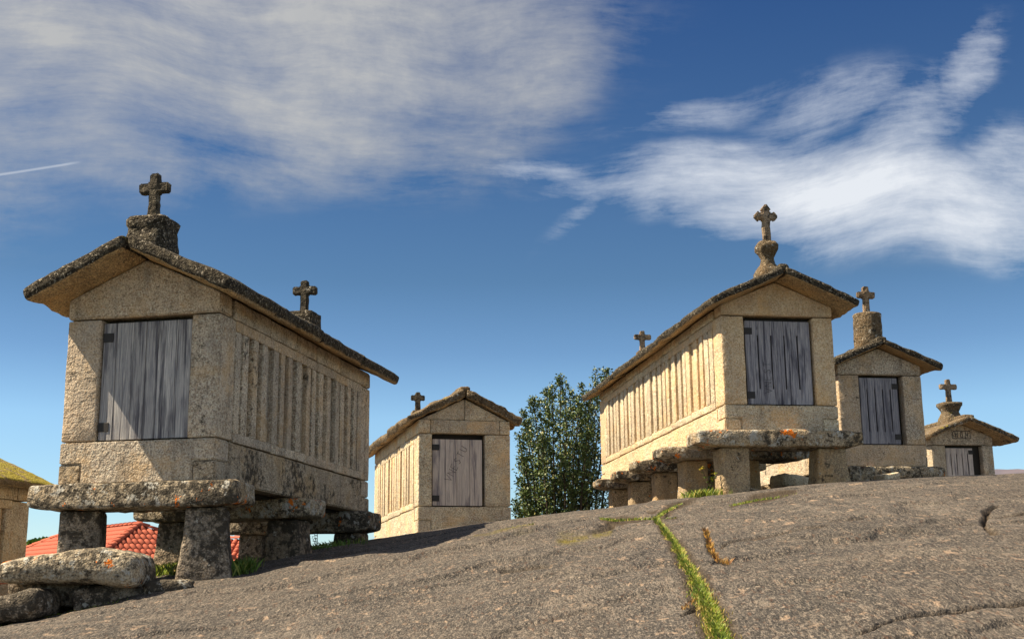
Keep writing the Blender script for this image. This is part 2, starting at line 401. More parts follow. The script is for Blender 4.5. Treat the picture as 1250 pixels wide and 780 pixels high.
def stone_mesh(size, r=.02, amp=.005, cell=.12, shape=None, seed=0, nscale=3.0, lump=0.0):
    """a rounded, slightly uneven dressed stone: six gridded faces, edges rounded by r, surface moved by noise"""
    hx, hy, hz = size[0]/2, size[1]/2, size[2]/2
    r = min(r, hx*.8, hy*.8, hz*.8)
    ax, ay, az = axis_coords(hx, r, cell)[0], axis_coords(hy, r, cell)[0], axis_coords(hz, r, cell)[0]
    bm = bmesh.new(); idx = {}
    off = Vector((seed*7.13+1.7, seed*3.71, seed*5.37))
    def v(x, y, z):
        key = (round(x, 6), round(y, 6), round(z, 6))
        if key in idx: return idx[key]
        p = Vector((x, y, z))
        inn = Vector((max(-hx+r, min(hx-r, x)), max(-hy+r, min(hy-r, y)), max(-hz+r, min(hz-r, z))))
        d = p-inn
        nrm = d.normalized() if d.length > 1e-9 else Vector((0, 0, 1))
        q = inn + nrm*r if d.length > 1e-9 else p
        if shape: q = shape(q.copy())
        if amp or lump:
            s = noise.noise(q*nscale*3+off)*amp + noise.noise(q*nscale*9+off)*amp*.6
            if lump: s += noise.noise(q*1.3*nscale*.5+off)*lump
            q = q + nrm*s
        idx[key] = bm.verts.new(q); return idx[key]
    def face(A, B, f, flip):
        for i in range(len(A)-1):
            for j in range(len(B)-1):
                vs = [f(A[i], B[j]), f(A[i+1], B[j]), f(A[i+1], B[j+1]), f(A[i], B[j+1])]
                bm.faces.new(vs)
    face(ax, ay, lambda a, b: v(a, b, hz), 0); face(ax, ay, lambda a, b: v(a, b, -hz), 1)
    face(ax, az, lambda a, b: v(a, hy, b), 1); face(ax, az, lambda a, b: v(a, -hy, b), 0)
    face(ay, az, lambda a, b: v(hx, a, b), 0); face(ay, az, lambda a, b: v(-hx, a, b), 1)
    return bm_mesh(bm)
def stone(name, par, size, loc, mat, rot=(0, 0, 0), **kw):
    kw.setdefault('seed', random.random()*100)
    return link(name, stone_mesh(size, **kw), mat, par, loc, rot)
def box_mesh(size, bev=.004):
    bm = bmesh.new(); bmesh.ops.create_cube(bm, size=1)
    for v in bm.verts: v.co = Vector((v.co.x*size[0], v.co.y*size[1], v.co.z*size[2]))
    if bev: bmesh.ops.bevel(bm, geom=bm.edges[:], offset=bev, segments=1, affect='EDGES')
    return bm_mesh(bm, smooth=False)
def prism_mesh(poly, y0, y1, bev=.01, amp=.003, cuts=0, seed=0.0, axis='Y', segs=2, cell=0.0):
    """polygon in the X-Z plane pushed along Y (or in Y-Z along X)"""
    bm = bmesh.new()
    def q(a, b, t): return (a, t, b) if axis == 'Y' else (t, a, b)
    A = [bm.verts.new(q(a, b, y0)) for a, b in poly]; B = [bm.verts.new(q(a, b, y1)) for a, b in poly]
    n = len(poly)
    bm.faces.new(A); bm.faces.new(B[::-1])
    for i in range(n): bm.faces.new((A[i], B[i], B[(i+1) % n], A[(i+1) % n]))
    bmesh.ops.recalc_face_normals(bm, faces=bm.faces)
    if bev: bmesh.ops.bevel(bm, geom=bm.edges[:], offset=bev, segments=segs, affect='EDGES')
    if cuts:
        bmesh.ops.triangulate(bm, faces=bm.faces[:])
        for _ in range(cuts):
            es = [e for e in bm.edges if e.calc_length() > (cell or .09)]
            if not es: break
            bmesh.ops.subdivide_edges(bm, edges=es, cuts=1)
            bmesh.ops.triangulate(bm, faces=bm.faces[:])
    if amp:
        off = Vector((seed*7.1, seed*2.3, seed)); bm.normal_update()
        mv = [(v, v.normal*(noise.noise(v.co*9+off)*amp+noise.noise(v.co*27+off)*amp*.6)) for v in bm.verts]
        for v, d in mv: v.co += d
    return bm_mesh(bm, smooth=False)
def lathe_mesh(prof, n=20, amp=.004, sq=0.0, seed=0.0):
    bm = bmesh.new(); rings = []
    # refine the profile
    pr = []
    for (r0, z0), (r1, z1) in zip(prof, prof[1:]):
        m = max(1, int(math.hypot(r1-r0, z1-z0)/.035))
        pr += [(r0+(r1-r0)*i/m, z0+(z1-z0)*i/m) for i in range(m)]
    pr.append(prof[-1])
    off = Vector((seed*3.3, seed*1.9, seed*5.1))
    for r, z in pr:
        ring = []
        for i in range(n):
            a = 2*pi*i/n + pi/n
            ca, sa = cos(a), sin(a)
            k = 1.0/((abs(ca)**(2+8*sq)+abs(sa)**(2+8*sq))**(1/(2+8*sq))) if sq > 0 else 1.0
            p = Vector((r*ca*k, r*sa*k, z))
            p += Vector((ca, sa, 0))*(noise.noise(p*9+off)*amp*2+noise.noise(p*26+off)*amp)
            p.z += noise.noise(p*8-off)*amp
            ring.append(bm.verts.new(p))
        rings.append(ring)
    for a, b in zip(rings, rings[1:]):
        for i in range(n): bm.faces.new((a[i], a[(i+1) % n], b[(i+1) % n], b[i]))
    bm.faces.new(rings[0]); bm.faces.new(rings[-1])
    return bm_mesh(bm)

# ------------------------------------------------------------------ bedrock dome
CREST = [(-900, 850, 10), (0, 744, 11.5), (100, 726, 12.5), (190, 705, 13.6), (290, 692, 15), (380, 671, 16), (455, 659, 16.5), (560, 643, 16.5), (625, 633, 16),
         (740, 620, 15.5), (800, 611, 15.5), (893, 603.5, 15.6), (1000, 590.5, 15.8), (1110, 584, 16.2), (1250, 578, 17), (2200, 560, 18)]
_cu, _cs, _cd = [], [], []
for px_, py_, d_ in CREST:
    u_, s_ = ray(px_, py_); _cu.append(u_); _cs.append(s_); _cd.append(d_)
_cu, _cs, _cd = map(np.array, (_cu, _cs, _cd))
UF = np.linspace(_cu[0], _cu[-1], 600)
def _smooth(v, w=23):
    ks = np.ones(w)/w; pad = np.r_[np.full(w, v[0]), v, np.full(w, v[-1])]
    return np.convolve(np.convolve(pad, ks, 'same'), ks, 'same')[w:-w]
SF = _smooth(np.interp(UF, _cu, _cs), 9); DF = _smooth(np.interp(UF, _cu, _cd), 15)
HC = 1.5
def ground_base(X, Y):
    X = np.asarray(X, float); Y = np.asarray(Y, float)
    Yc = np.maximum(Y, 2.5)
    u = X/Yc
    s = np.interp(u, UF, SF); D = np.interp(u, UF, DF)
    t = Yc/D
    front = s*Yc - HC*(1-t)**2
    back = s*Yc - 4.5*(t-1)**2/(1+0.55*(t-1)**2)*1.0
    z = np.where(t < 1, front, back)
    z = z - .15*np.exp(-((X+4.0)/1.15)**2-((Y-10.1)/1.0)**2)
    z = z - np.where(Y < 2.5, (2.5-Y)*0.12, 0)
    # far down the hillside
    return np.maximum(z, -9.0)
def gz(x, y): return float(ground_base(x, y))
def hit(px, py):
    """where the view ray through a photo pixel meets the rock (used to read off positions of cracks and grass)"""
    u, s = ray(px, py)
    Ys = np.linspace(3, 18, 900)
    g = ground_base(u*Ys, Ys) - s*Ys
    i = np.argmax(g > -0.004)
    if g[i] <= -0.004: i = int(np.argmax(g))
    return Vector((u*Ys[i], Ys[i], float(ground_base(u*Ys[i], Ys[i]))))

def seg_dist(px, py, pts):
    """distance (photo px) from points to a polyline, with position along it; pts: (x, y, halfwidth)"""
    best = np.full(px.shape, 1e9); wid = np.ones(px.shape)
    for (x0, y0, w0), (x1, y1, w1) in zip(pts, pts[1:]):
        dx, dy = x1-x0, y1-y0
        t = np.clip(((px-x0)*dx+(py-y0)*dy)/(dx*dx+dy*dy), 0, 1)
        d = np.hypot(px-x0-t*dx, py-y0-t*dy); w = w0+(w1-w0)*t
        q = d/w; m = q < best
        best = np.where(m, q, best)
    return best
CRACKS = [
    ([(1222, 616, 1.2), (1206, 621, 3.2), (1199, 630, 3.6), (1203, 640, 2.6), (1214, 648, 5.0), (1219, 651, 2.0)], 0.05, 1.0),
    ([(1050, 782, 1.4), (1090, 768, 1.9), (1135, 757, 2.1), (1180, 752, 2.3), (1215, 746, 2.4), (1255, 740, 2.8)], 0.035, 0.95),
    ([(860, 645, 2.0), (864, 656, 3.5), (868, 672, 4.0), (876, 681, 4.0), (890, 685, 4.5), (903, 688, 2.0)], 0.03, 0.8),
    ([(612, 694, 1.2), (640, 689, 2.2), (662, 686, 2.4), (672, 687, 1.0)], 0.03, 0.7),
    ([(832, 741, 2.0), (842, 733, 3.0), (852, 728, 2.0)], 0.03, 0.7),
    ([(682, 655, 4.0), (710, 651, 5.0), (730, 645, 5.5), (748, 637, 3.5)], 0.05, 0.75),
    ([(1000, 641, 0.8), (1070, 634, 1.4), (1130, 632, 1.2), (1210, 627, 0.8)], 0.02, 0.45),
    ([(880, 668, 0.8), (905, 659, 1.4), (960, 651, 1.4), (1010, 645, 0.8)], 0.02, 0.5),
    ([(1215, 628, 0.8), (1252, 625, 1.6)], 0.03, 0.7),
    ([(640, 643, 0.8), (700, 632, 1.3), (722, 629, 0.8)], 0.02, 0.4),
    ([(290, 702, 0.8), (400, 679, 1.6), (520, 668, 1.3), (570, 655, 0.8)], 0.03, 0.5),
    ([(780, 621, 1.2), (795, 624, 2.0), (806, 622, 1.0)], 0.03, 0.9),
]
MOSSP = [([(686, 657, 7), (740, 647, 6)], 0.9), ([(570, 658, 3), (650, 642, 4)], 0.5)]

def build_rock():
    us = np.concatenate([np.linspace(-1.7, -0.50, 50)[:-1], np.linspace(-0.50, 0.50, 560), np.linspace(0.50, 1.9, 60)[1:]])
    ys = np.concatenate([np.linspace(2.6, 4.6, 14)[:-1], np.geomspace(4.6, 17.5, 400), np.geomspace(17.5, 60, 60)[1:]])
    U, Yg = np.meshgrid(us, ys)
    X = U*Yg; Z = ground_base(X, Yg)
    # photo pixel of each vertex, for laying the cracks along the surface
    f = Yg*cos(TILT)+Z*sin(TILT); up = -Yg*sin(TILT)+Z*cos(TILT)
    a, b = X/f, up/f
    pu = 625+FPX*(a*cos(ROLL)-b*sin(ROLL)); pv = 390-FPX*(a*sin(ROLL)+b*cos(ROLL))
    n = X.size
    xs, yy, zs = X.ravel(), Yg.ravel(), Z.ravel().copy()
    rough = np.empty(n); wob = np.empty(n)
    nz = noise.noise
    for i in range(n):
        x, y = xs[i], yy[i]
        rough[i] = nz((x*0.9, y*0.9, 1.0))*0.035 + nz((x*2.7, y*2.7, 4.0))*0.016 + nz((x*7.3, y*7.3, 7.0))*0.008 + nz((x*19, y*19, 2.0))*0.0045
        wob[i] = nz((x*4.0, y*4.0, 9.0))
        # exfoliation ledges: thin sheets of rock with low, wandering edges
        a_ = x*.88+y*.47; b_ = -x*.47+y*.88
        for sc_, hh_, ph_ in ((.42, .030, 11.0), (.85, .016, 23.0)):
            q_ = nz((a_*sc_*.55, b_*sc_*1.5, ph_))+.25*nz((x*3, y*3, ph_))*.4
            t_ = min(1.0, max(0.0, (q_+.018)/.036))
            rough[i] += hh_*(t_*t_*(3-2*t_)-.5)
    front = np.clip((yy-2.6)/2, 0, 1)
    fade = np.where(yy < 13, 1.0, np.clip(1-(yy-13)/4, 0.35, 1))
    zs += rough*fade*front
    shade_dirt = np.zeros(n); moss = np.zeros(n)
    puf, pvf = pu.ravel(), pv.ravel()
    near = (yy < 17.6)
    for pts, depth, shd in CRACKS:
        q = seg_dist(puf+wob*3, pvf+wob*1.6, pts)
        m = np.clip(1.35-q, 0, 1)*near
        m = m*m*(3-2*m)
        zs -= m*depth; shade_dirt = np.maximum(shade_dirt, m*shd)  # crack shade goes into the colour mask as well as the depth
    for pts, st in MOSSP:
        q = seg_dist(puf, pvf+wob*4, pts)
        moss = np.maximum(moss, np.clip(1.5-q, 0, 1)*st*near)
    for pts in STRIPS_PX:                                           # the turf grows in shallow soil-filled joints
        q = seg_dist(puf, pvf, [(x, y, w*1.15) for x, y, w in pts])
        m = np.clip(1.5-q, 0, 1)*near
        zs -= m*0.012; shade_dirt = np.maximum(shade_dirt, np.clip(m*1.2, 0, 0.75))
    me = bpy.data.meshes.new('bedrock')
    nr, nc = X.shape
    co = np.column_stack([xs, yy, zs]).astype(np.float32)
    idx = np.arange(n).reshape(nr, nc)
    q = np.stack([idx[:-1, :-1], idx[:-1, 1:], idx[1:, 1:], idx[1:, :-1]], -1).reshape(-1, 4)
    me.vertices.add(n); me.vertices.foreach_set('co', co.ravel())
    me.loops.add(q.size); me.loops.foreach_set('vertex_index', q.ravel().astype(np.int32))
    me.polygons.add(len(q)); me.polygons.foreach_set('loop_start', np.arange(0, q.size, 4, dtype=np.int32))
    me.polygons.foreach_set('use_smooth', np.ones(len(q), bool))
    me.update(calc_edges=True)
    for nm, arr in (('shade_dirt', shade_dirt), ('moss', moss)):
        at = me.attributes.new(nm, 'FLOAT', 'POINT'); at.data.foreach_set('value', arr.astype(np.float32))
    o = link('bedrock_ground', me, ROCK); tag(o, kind='structure')
    # rock goes on behind the viewer
    bm = bmesh.new(); prev = None
    for Yb in (2.62, 0.0, -4.0, -12.0, -40.0):
        row = [bm.verts.new((u*2.62 if Yb > 0 else u*(2.62-Yb*1.2), Yb, gz(u*2.62, 2.62)-(2.62-Yb)*(.12)-(.003 if Yb > 2 else .01))) for u in np.linspace(-1.7, 1.9, 40)]
        if prev:
            for i in range(39): bm.faces.new((prev[i], prev[i+1], row[i+1], row[i]))
        prev = row
    me = bm_mesh(bm); o = link('rock_slope', me, ROCK); tag(o, kind='structure')

STRIPS_PX = [
    [(884, 784, 17), (868, 745, 15), (852, 714, 12), (838, 688, 9), (828, 672, 8.5), (818, 655, 5.5), (806, 640, 4), (799, 632, 3.5)],
    [(799, 632, 3), (815, 622, 3.2), (836, 613, 2.6), (866, 607, 2)],
    [(806, 633, 1.5), (826, 631, 2.0)],
    [(892, 616, 1.0), (925, 609, 1.7), (972, 603, 1.2)],
    [(733, 632, 2.0), (752, 634, 3.0), (782, 632, 1.5), (798, 632, 1.5)],
    [(560, 661, 1.2), (590, 653, 1.8), (622, 644, 1.8), (652, 638, 0.8)],
]
build_rock()

# ground beyond the rock, out to the horizon
def far_ground():
    bm = bmesh.new()
    R = [3, 40, 80, 200, 600, 2000, 9000, 16000]; prev = None
    for r in R:
        row = [bm.verts.new((r*cos(a), 20+r*sin(a), -9.6-(0 if r < 50 else min(30, (r-50)*.05)))) for a in np.linspace(0, 2*pi, 49)[:-1]]
        if prev:
            for i in range(48): bm.faces.new((prev[i], prev[(i+1) % 48], row[(i+1) % 48], row[i]))
        else: bm.faces.new(row)
        prev = row
    o = link('valley_ground', bm_mesh(bm), FIELD); tag(o, kind='structure')
far_ground()

def mountain(name, az0, az1, dist, hs):
    bm = bmesh.new(); prev = None; n = 120
    for j, (dd, kf) in enumerate([(-900, -.1), (-600, .35), (-300, .75), (0, 1.0), (500, .5), (1200, -.1)]):
        row = []
        for i in range(n):
            a = az0+(az1-az0)*i/(n-1)
            h = np.interp(i/(n-1), np.linspace(0, 1, len(hs)), hs)
            h = h*kf*(1+.035*noise.noise((a*30, j*.7, 0))) + 8*noise.noise((a*90, j*1.3, 3))*max(kf, 0)
            row.append(bm.verts.new(((dist+dd)*sin(a), (dist+dd)*cos(a), h-40)))
        if prev:
            for i in range(n-1): bm.faces.new((prev[i], prev[i+1], row[i+1], row[i]))
        prev = row
    o = link(name, bm_mesh(bm), HILLM); tag(o, kind='structure')
_, hs1 = ray(1232, 571)
mountain('distant_mountain', radians(10), radians(60), 3000, [60, 2790*hs1*.97+40, 2780*hs1*1.0+40, 2780*hs1*1.06+40, 320, 300, 250, 60])

# ------------------------------------------------------------------ granary builder
def cross_mesh(h, w, t, d, pointed=False, seed=0.0):
    a = t/2; y1 = h*.60; y2 = h*.60+t
    if pointed:
        e = t*.32; p = t*.75
        poly = [(-a, 0), (a, 0), (a*.95, y1), (w/2-p*.7, y1), (w/2-p*.7, y1-e*.5), (w/2, y1+t/2), (w/2-p*.7, y2+e*.5), (w/2-p*.7, y2), (a, y2), (a, h-p), (a+e*.4, h-p), (0, h),
                (-a-e*.4, h-p), (-a, h-p), (-a, y2), (-w/2+p*.7, y2), (-w/2+p*.7, y2+e*.5), (-w/2, y1+t/2), (-w/2+p*.7, y1-e*.5), (-w/2+p*.7, y1), (-a*.95, y1)]
    else:
        poly = [(-a*1.08, 0), (a*1.08, 0), (a*.92, y1), (w/2, y1-.004), (w/2+.004, y2), (a*.95, y2+.002), (a*.9, h), (-a*.95, h-.004), (-a*.95, y2), (-w/2, y2+.004), (-w/2+.002, y1), (-a*.95, y1)]
    return prism_mesh(poly, -d/2, d/2, bev=min(t, d)*.16, amp=.009*t/.1, cuts=3, seed=seed, cell=.03)

def strokes(name, par, lines, loc, w, mat):
    """scratched marks: thin raised-edge strokes on a face that looks along -Y"""
    bm = bmesh.new()
    for ln in lines:
        for (x0, z0), (x1, z1) in zip(ln, ln[1:]):
            d = Vector((x1-x0, 0, z1-z0))
            if d.length < 1e-6: continue
            d.normalize(); nn = Vector((-d.z, 0, d.x))*w/2
            a, b = Vector((x0, 0, z0))-d*w*.3, Vector((x1, 0, z1))+d*w*.3
            vs = [bm.verts.new(q) for q in (a-nn, b-nn, b+nn, a+nn)]
            f = bm.faces.new(vs)
            r = bmesh.ops.extrude_face_region(bm, geom=[f])
            for v in r['geom']:
                if isinstance(v, bmesh.types.BMVert): v.co.y += .0015
    return link(name, bm_mesh(bm, smooth=False), mat, par, loc)

def granary(label, X, Y, Z, yaw, pitch, Wd, L, z1, z2, **o):
    g = root('stone_granary', label, 'granary', (X, Y, Z), yaw, 'stone granaries standing on the rock')
    T = tan(pitch)
    rise = o.get('rise', .20); rp = radians(o.get('rp', 25)); ovf = o.get('ovf', .41); ovb = o.get('ovb', .4)
    ovl = o.get('ovl', .2); ovr = o.get('ovr', .22); th = o.get('th', .12)
    wm, wl, wr = o.get('wall', GR), o.get('wall_l', o.get('wall', GR)), o.get('wall_r', o.get('wall', GR))
    bm_ = o.get('basemat', wm)
    jl, jr = o['door'][0]*Wd, (1-o['door'][1])*Wd
    zc = lambda y: y*T
    hw = Wd/2
    PD = .36                                     # depth of the corner posts
    ssx = .10                                    # side wall thickness
    H = z2-z1
    g_ = .004
    # base course: sill stone in the shape of a T at each end, a long beam along each side
    nt = .14*Wd if o.get('notch', True) else .02
    nz_ = z1*o.get('notch_z', .48)
    for yy0, rr in ((0, 1), (L-.30, 1)):
        poly = [(-hw+nt+g_, 0), (hw-nt-g_, 0), (hw-nt-g_, nz_), (hw-g_*.5, nz_), (hw-g_*.5, z1-g_), (-hw+g_*.5, z1-g_), (-hw+g_*.5, nz_), (-hw+nt+g_, nz_)]
        link('sill_stone', prism_mesh(poly, yy0-.006, yy0+.28, bev=.012, amp=.003, cuts=3, seed=X+yy0, cell=.12), wm, g, (0, 0, zc(yy0)))
    for s in (-1, 1):
        m = bm_ if s > 0 or 'wall_l' not in o else wl
        poly = [(0, 0), (L, L*T), (L, L*T+nz_-g_), (L-.29, L*T+nz_-g_), (L-.29, L*T+z1-g_*2.2), (.29, z1-g_*2.2), (.29, nz_-g_), (0, nz_-g_)]
        x0, x1 = (hw-nt, hw) if s > 0 else (-hw, -hw+nt)
        link('base_beam', prism_mesh(poly, x0, x1, bev=.012, amp=.004, cuts=4, seed=X*3+s, axis='X', cell=.16), m, g)
    # floor inside, dark back of the chamber
    link('chamber_floor', prism_mesh([(.05, -.03), (L-.05, L*T-.03), (L-.05, L*T+.06), (.05, .06)], -hw+nt+.01, hw-nt-.01, bev=0, amp=0, axis='X'), INSIDE, g)
    # corner posts
    for s in (-1, 1):
        w = jl if s < 0 else jr
        for e in (0, 1):
            yc = (PD/2 if e == 0 else L-PD/2)
            tw = -.02*s if o.get('bowed') and s < 0 and e == 0 else 0
            st = stone('corner_post', g, (w-.006, PD-.006, H-.014), (s*(hw-w/2), yc, z1+H/2+zc(yc)), wl if (s < 0 and 'wall_l' in o) else wm, r=.016, amp=.004, cell=.13, nscale=2.0)
    # rear wall panel
    stone('rear_panel', g, (Wd-jl-jr-.01, .12, H-.01), ((jl-jr)/2, L-.12, z1+H/2+zc(L)), wm, r=.012, amp=.003, cell=.2)
    # slatted side walls
    yA, yB = PD+.002, L-PD-.002
    for s in (-1, 1):
        m = wl if s < 0 else wr
        npan = o.get('panels', 3); sp = o.get('slat', .24); sw = o.get('slatw', .12)
        bnd = [yA+(yB-yA)*i/npan for i in range(npan+1)]
        rt, rb = o.get('railt', .10), o.get('railb', .09)
        dp = o.get('groove', .045)
        for i in range(npan):
            a, b = bnd[i]+.002, bnd[i+1]-.002; yc = (a+b)/2; ln = b-a
            za = z1+.003+zc(yc)
            stone('wall_panel', g, (.07, ln, H-.02), (s*(hw-dp-.035), yc, za+H/2), m, r=.006, amp=.002, cell=.3)
            stone('rail', g, (dp+.012, ln-.001, rt), (s*(hw-(dp+.012)/2+.001), yc, za+H-.005-rt/2), m, r=.007, amp=.002, cell=.2)
            stone('rail', g, (dp+.012, ln-.001, rb), (s*(hw-(dp+.012)/2+.001), yc, za+rb/2), m, r=.007, amp=.002, cell=.2)
            n = max(2, int(round(ln/sp)))
            hh = H-.012-rt-rb
            meshes = [stone_mesh((dp+.010, sw*wv, hh+.006), r=.006, amp=.002, cell=.7, seed=j+X) for j, wv in enumerate((1.0, 1.12, .9))]
            for j in range(n+1):
                if (j == n and i < npan-1): continue
                yy = a+ln*j/n
                if j == 0: yy += sw*.5
                if j == n: yy -= sw*.5
                link('slat', meshes[(j*7+i) % 3], m, g, (s*(hw-dp/2+random.uniform(-.004, .003)), yy+random.uniform(-.012, .012)*(0 < j < n), za+rb+hh/2))
    # cornice stones along the eaves
    for s in (-1, 1):
        m = wl if s < 0 else wr
        y = o.get('cy0', .30)
        ys_ = [y]
        while ys_[-1] < L-1.5: ys_.append(ys_[-1]+random.uniform(.6, 1.1))
        ys_.append(L-.26)
        for a, b in zip(ys_, ys_[1:]):
            stone('cornice_stone', g, (.26, b-a-.014, rise-.010), (s*(hw-.13+.004), (a+b)/2, z2+rise/2+zc((a+b)/2)), m, r=.012, amp=.004, cell=.2)
    # gable ends
    ah = hw*tan(rp)
    for yy0 in (0, L-.26):
        zt = z2+zc(yy0)
        if o.get('split_gable') and yy0 == 0:
            lw = o.get('lint', .13)
            e = .13*Wd
            for x0, x1 in ((-hw, -hw+e), (-hw+e, hw-e*.9), (hw-e*.9, hw)):
                stone('lintel_stone', g, (x1-x0-.008, .26, rise-.004), ((x0+x1)/2, .13-.004, zt+rise/2), wm, r=.012, amp=.004, cell=.12)
            for s in (-1, 1):
                poly = [(s*g_, rise+.004), (s*(hw-.04), rise+.004), (s*g_, rise+ah-.02)]
                if s < 0: poly = poly[::-1]
                link('gable_stone', prism_mesh(poly, .01, .26, bev=.010, amp=.004, cuts=3, seed=X+s), wm, g, (0, 0, zt))
        else:
            poly = [(-hw+.002, .006), (hw-.002, .006), (hw-.002, rise), (0, rise+ah-.005), (-hw+.002, rise)]
            gs = link('gable_stone', prism_mesh(poly, yy0-.004, yy0+.255, bev=.012, amp=.004, cuts=3, seed=X+yy0, cell=.11), wm, g, (0, 0, zt))
            if o.get('inscription') and yy0 == 0:
                fr = [(-.20, .14), (.20, .14), (.20, .30), (-.16, .30), (-.20, .26), (-.20, .14)]
                strokes('inscription', gs, [fr] + [[(x, .16), (x+.012*(i % 3-1), .275)] for i, x in enumerate((-.13, -.09, -.02, .03, .10, .14))]
                        + [[(-.13, .22), (-.09, .24)], [(-.02, .275), (.03, .275)], [(-.02, .165), (.03, .165)], [(.10, .22), (.14, .21)]], (0, -.0065, 0), .014, SCRATCH)
    # roof slabs
    rm = o.get('roof', GROOF)
    nseg = o.get('rsegs', 4); ra = o.get('ramp', .018)
    y0r, y1r = -ovf, L+ovb
    zr = z2+rise
    apex_z = zr+ah+.012
    for s in (-1, 1):
        ov = ovl if s < 0 else ovr
        run = hw+ov
        sl = run/cos(rp)
        cuts = [y0r]
        for i in range(1, nseg): cuts.append(y0r+(y1r-y0r)*(i+random.uniform(-.18, .18))/nseg)
        cuts.append(y1r)
        for i, (a, b) in enumerate(zip(cuts, cuts[1:])):
            extra = random.uniform(-.02, .03)
            def shp(q, s=s, sl=sl):
                # shear the ridge end so that both slopes butt on a vertical joint
                f = max(0.0, 1-abs(-s*sl/2-q.x)/.14)
                q.x += -s*.02*f
                q.x += -s*q.z*tan(rp)*f
                # ragged lower edge
                e = max(0.0, 1-abs(s*sl/2-q.x)/.3)
                q.x += s*e*noise.noise((q.y*2.3+X, i*3.0, s*5))*.05
                q.z -= e*e*.012
                return q
            mesh = stone_mesh((sl-.004, b-a+.012, th), r=th*.33, amp=ra, cell=.07, shape=shp, seed=random.random()*50, nscale=1.7, lump=ra*1.2)
            cx, cz = s*run/2, apex_z-(run/2)*tan(rp)
            # centre of slab: mid slope, raised by half its thickness
            nx, nz2 = s*sin(rp), cos(rp)
            yc = (a+b)/2
            ob = link('roof_slab', mesh, rm, g, (cx+nx*th/2, yc, cz+nz2*th/2+zc(yc)+(.008 if i % 2 else 0)), (0, s*rp, 0))
    # ridge stones
    rw = o.get('ridgew', .16)
    y = y0r+.02 + (o.get('ridge_gap', 0.0))
    k = 0
    while y < y1r-.12:
        ln = min(random.uniform(.5, .9), y1r-y-.02)
        if ln > .15:
            stone('ridge_stone', g, (rw, ln-.01, .10), (0, y+ln/2, apex_z+th*.88+zc(y)), rm, r=.045, amp=.012, cell=.08, nscale=2)
        y += ln; k += 1
    ztop = apex_z+th/cos(rp)
    # finials
    for fin in o.get('finials', []):
        y, kind, pw, phh, ch, cw, ct = fin
        cm = o.get('crossmat', GCROSS); pm = o.get('pedmat', rm)
        base = ztop+zc(y)-.13
        if kind == 'block':
            H2 = phh+.13
            me = lathe_mesh([(pw*.58, 0), (pw*.53, H2*.4), (pw*.50, H2*.72), (pw*.53, H2*.80), (pw*.545, H2*.94), (pw*.5, H2)], 24, .008, .6, seed=X+y)
        elif kind == 'drum':
            H2 = phh+.13
            me = lathe_mesh([(pw*.52, 0), (pw*.5, H2*.5), (pw*.5, H2*.97), (pw*.46, H2)], 24, .006, 0, seed=X+y)
        elif kind == 'vase':
            H2 = phh+.13
            me = lathe_mesh([(pw*.8, 0), (pw*.78, H2*.30), (pw*.62, H2*.40), (pw*.42, H2*.50), (pw*.36, H2*.62), (pw*.48, H2*.74), (pw*.62, H2*.82), (pw*.64, H2*.92), (pw*.5, H2)], 24, .006, .3, seed=X+y)
        elif kind == 'flare':
            H2 = phh+.13
            me = lathe_mesh([(pw*.62, 0), (pw*.52, H2*.35), (pw*.38, H2*.62), (pw*.50, H2*.82), (pw*.56, H2*.88), (pw*.56, H2)], 24, .005, .5, seed=X+y)
        else:
            H2 = phh+.13
            me = stone_mesh((pw, pw*1.1, H2), r=.02, amp=.008, cell=.08, seed=X+y)
            me.transform(Matrix.Translation((0, 0, H2/2)))
        ped = link('cross_pedestal', me, pm, g, (o.get('finx', 0), y, base))
        link('cross', cross_mesh(ch+.03, cw, ct, ct*.85, kind == 'vase', seed=X+y), cm, ped, (o.get('crx', 0) if y < 1 else 0, 0, H2-.03), (0, 0, 0))
    # door
    D = root('door', None, None, (0, 0, 0)) if False else None
    dx0, dx1 = -hw+jl, hw-jr
    dz0, dz1 = z1+.006, z2-.004
    wmt = o.get('wood', WOOD1)
    fr = stone_mesh((dx1-dx0-.002, .03, dz1-dz0), r=.002, amp=0, cell=2)
    door = link('door', fr, INSIDE, g, ((dx0+dx1)/2, .16, (dz0+dz1)/2))
    npk = o.get('planks', 5); gap = o.get('pgap', .004)
    a0, a1 = dx0+o.get('dgl', .012), dx1-o.get('dgr', .02); tz = dz1-o.get('topgap', .03)
    ws = [random.uniform(.8, 1.25) for _ in range(npk)] if not o.get('slots') else [1]*npk
    tot = sum(ws); x = a0
    pf = -.105                                     # plank centre relative to the door board
    for w in ws:
        w = w/tot*(a1-a0)
        pw_ = w-(gap if not o.get('slots') else .018)
        bow = random.uniform(-.003, .003)
        link('plank', box_mesh((pw_, .03, tz-dz0-.016), .003), wmt, door, ((x+w/2)-(dx0+dx1)/2, pf+bow, (tz+dz0)/2-(dz0+dz1)/2))
        x += w
    if o.get('slots'):
        hgt = tz-dz0
        for zz, hh in ((tz-hgt*.09, hgt*.17), (dz0+.008+hgt*.09, hgt*.18)):
            link('plank', box_mesh((a1-a0-.03, .028, hh), .002), wmt, door, ((a0+a1)/2-(dx0+dx1)/2, pf+.003, zz-(dz0+dz1)/2))
    hs = o.get('hinge_side', -1)
    for zz in (tz-(tz-dz0)*.13, dz0+(tz-dz0)*.115):
        hx = (a0+.05 if hs < 0 else a1-.05)
        link('hinge_recess', box_mesh((.105, .010, .085), .002), IRON, door, (hx-(dx0+dx1)/2, pf-.0185, zz-(dz0+dz1)/2))
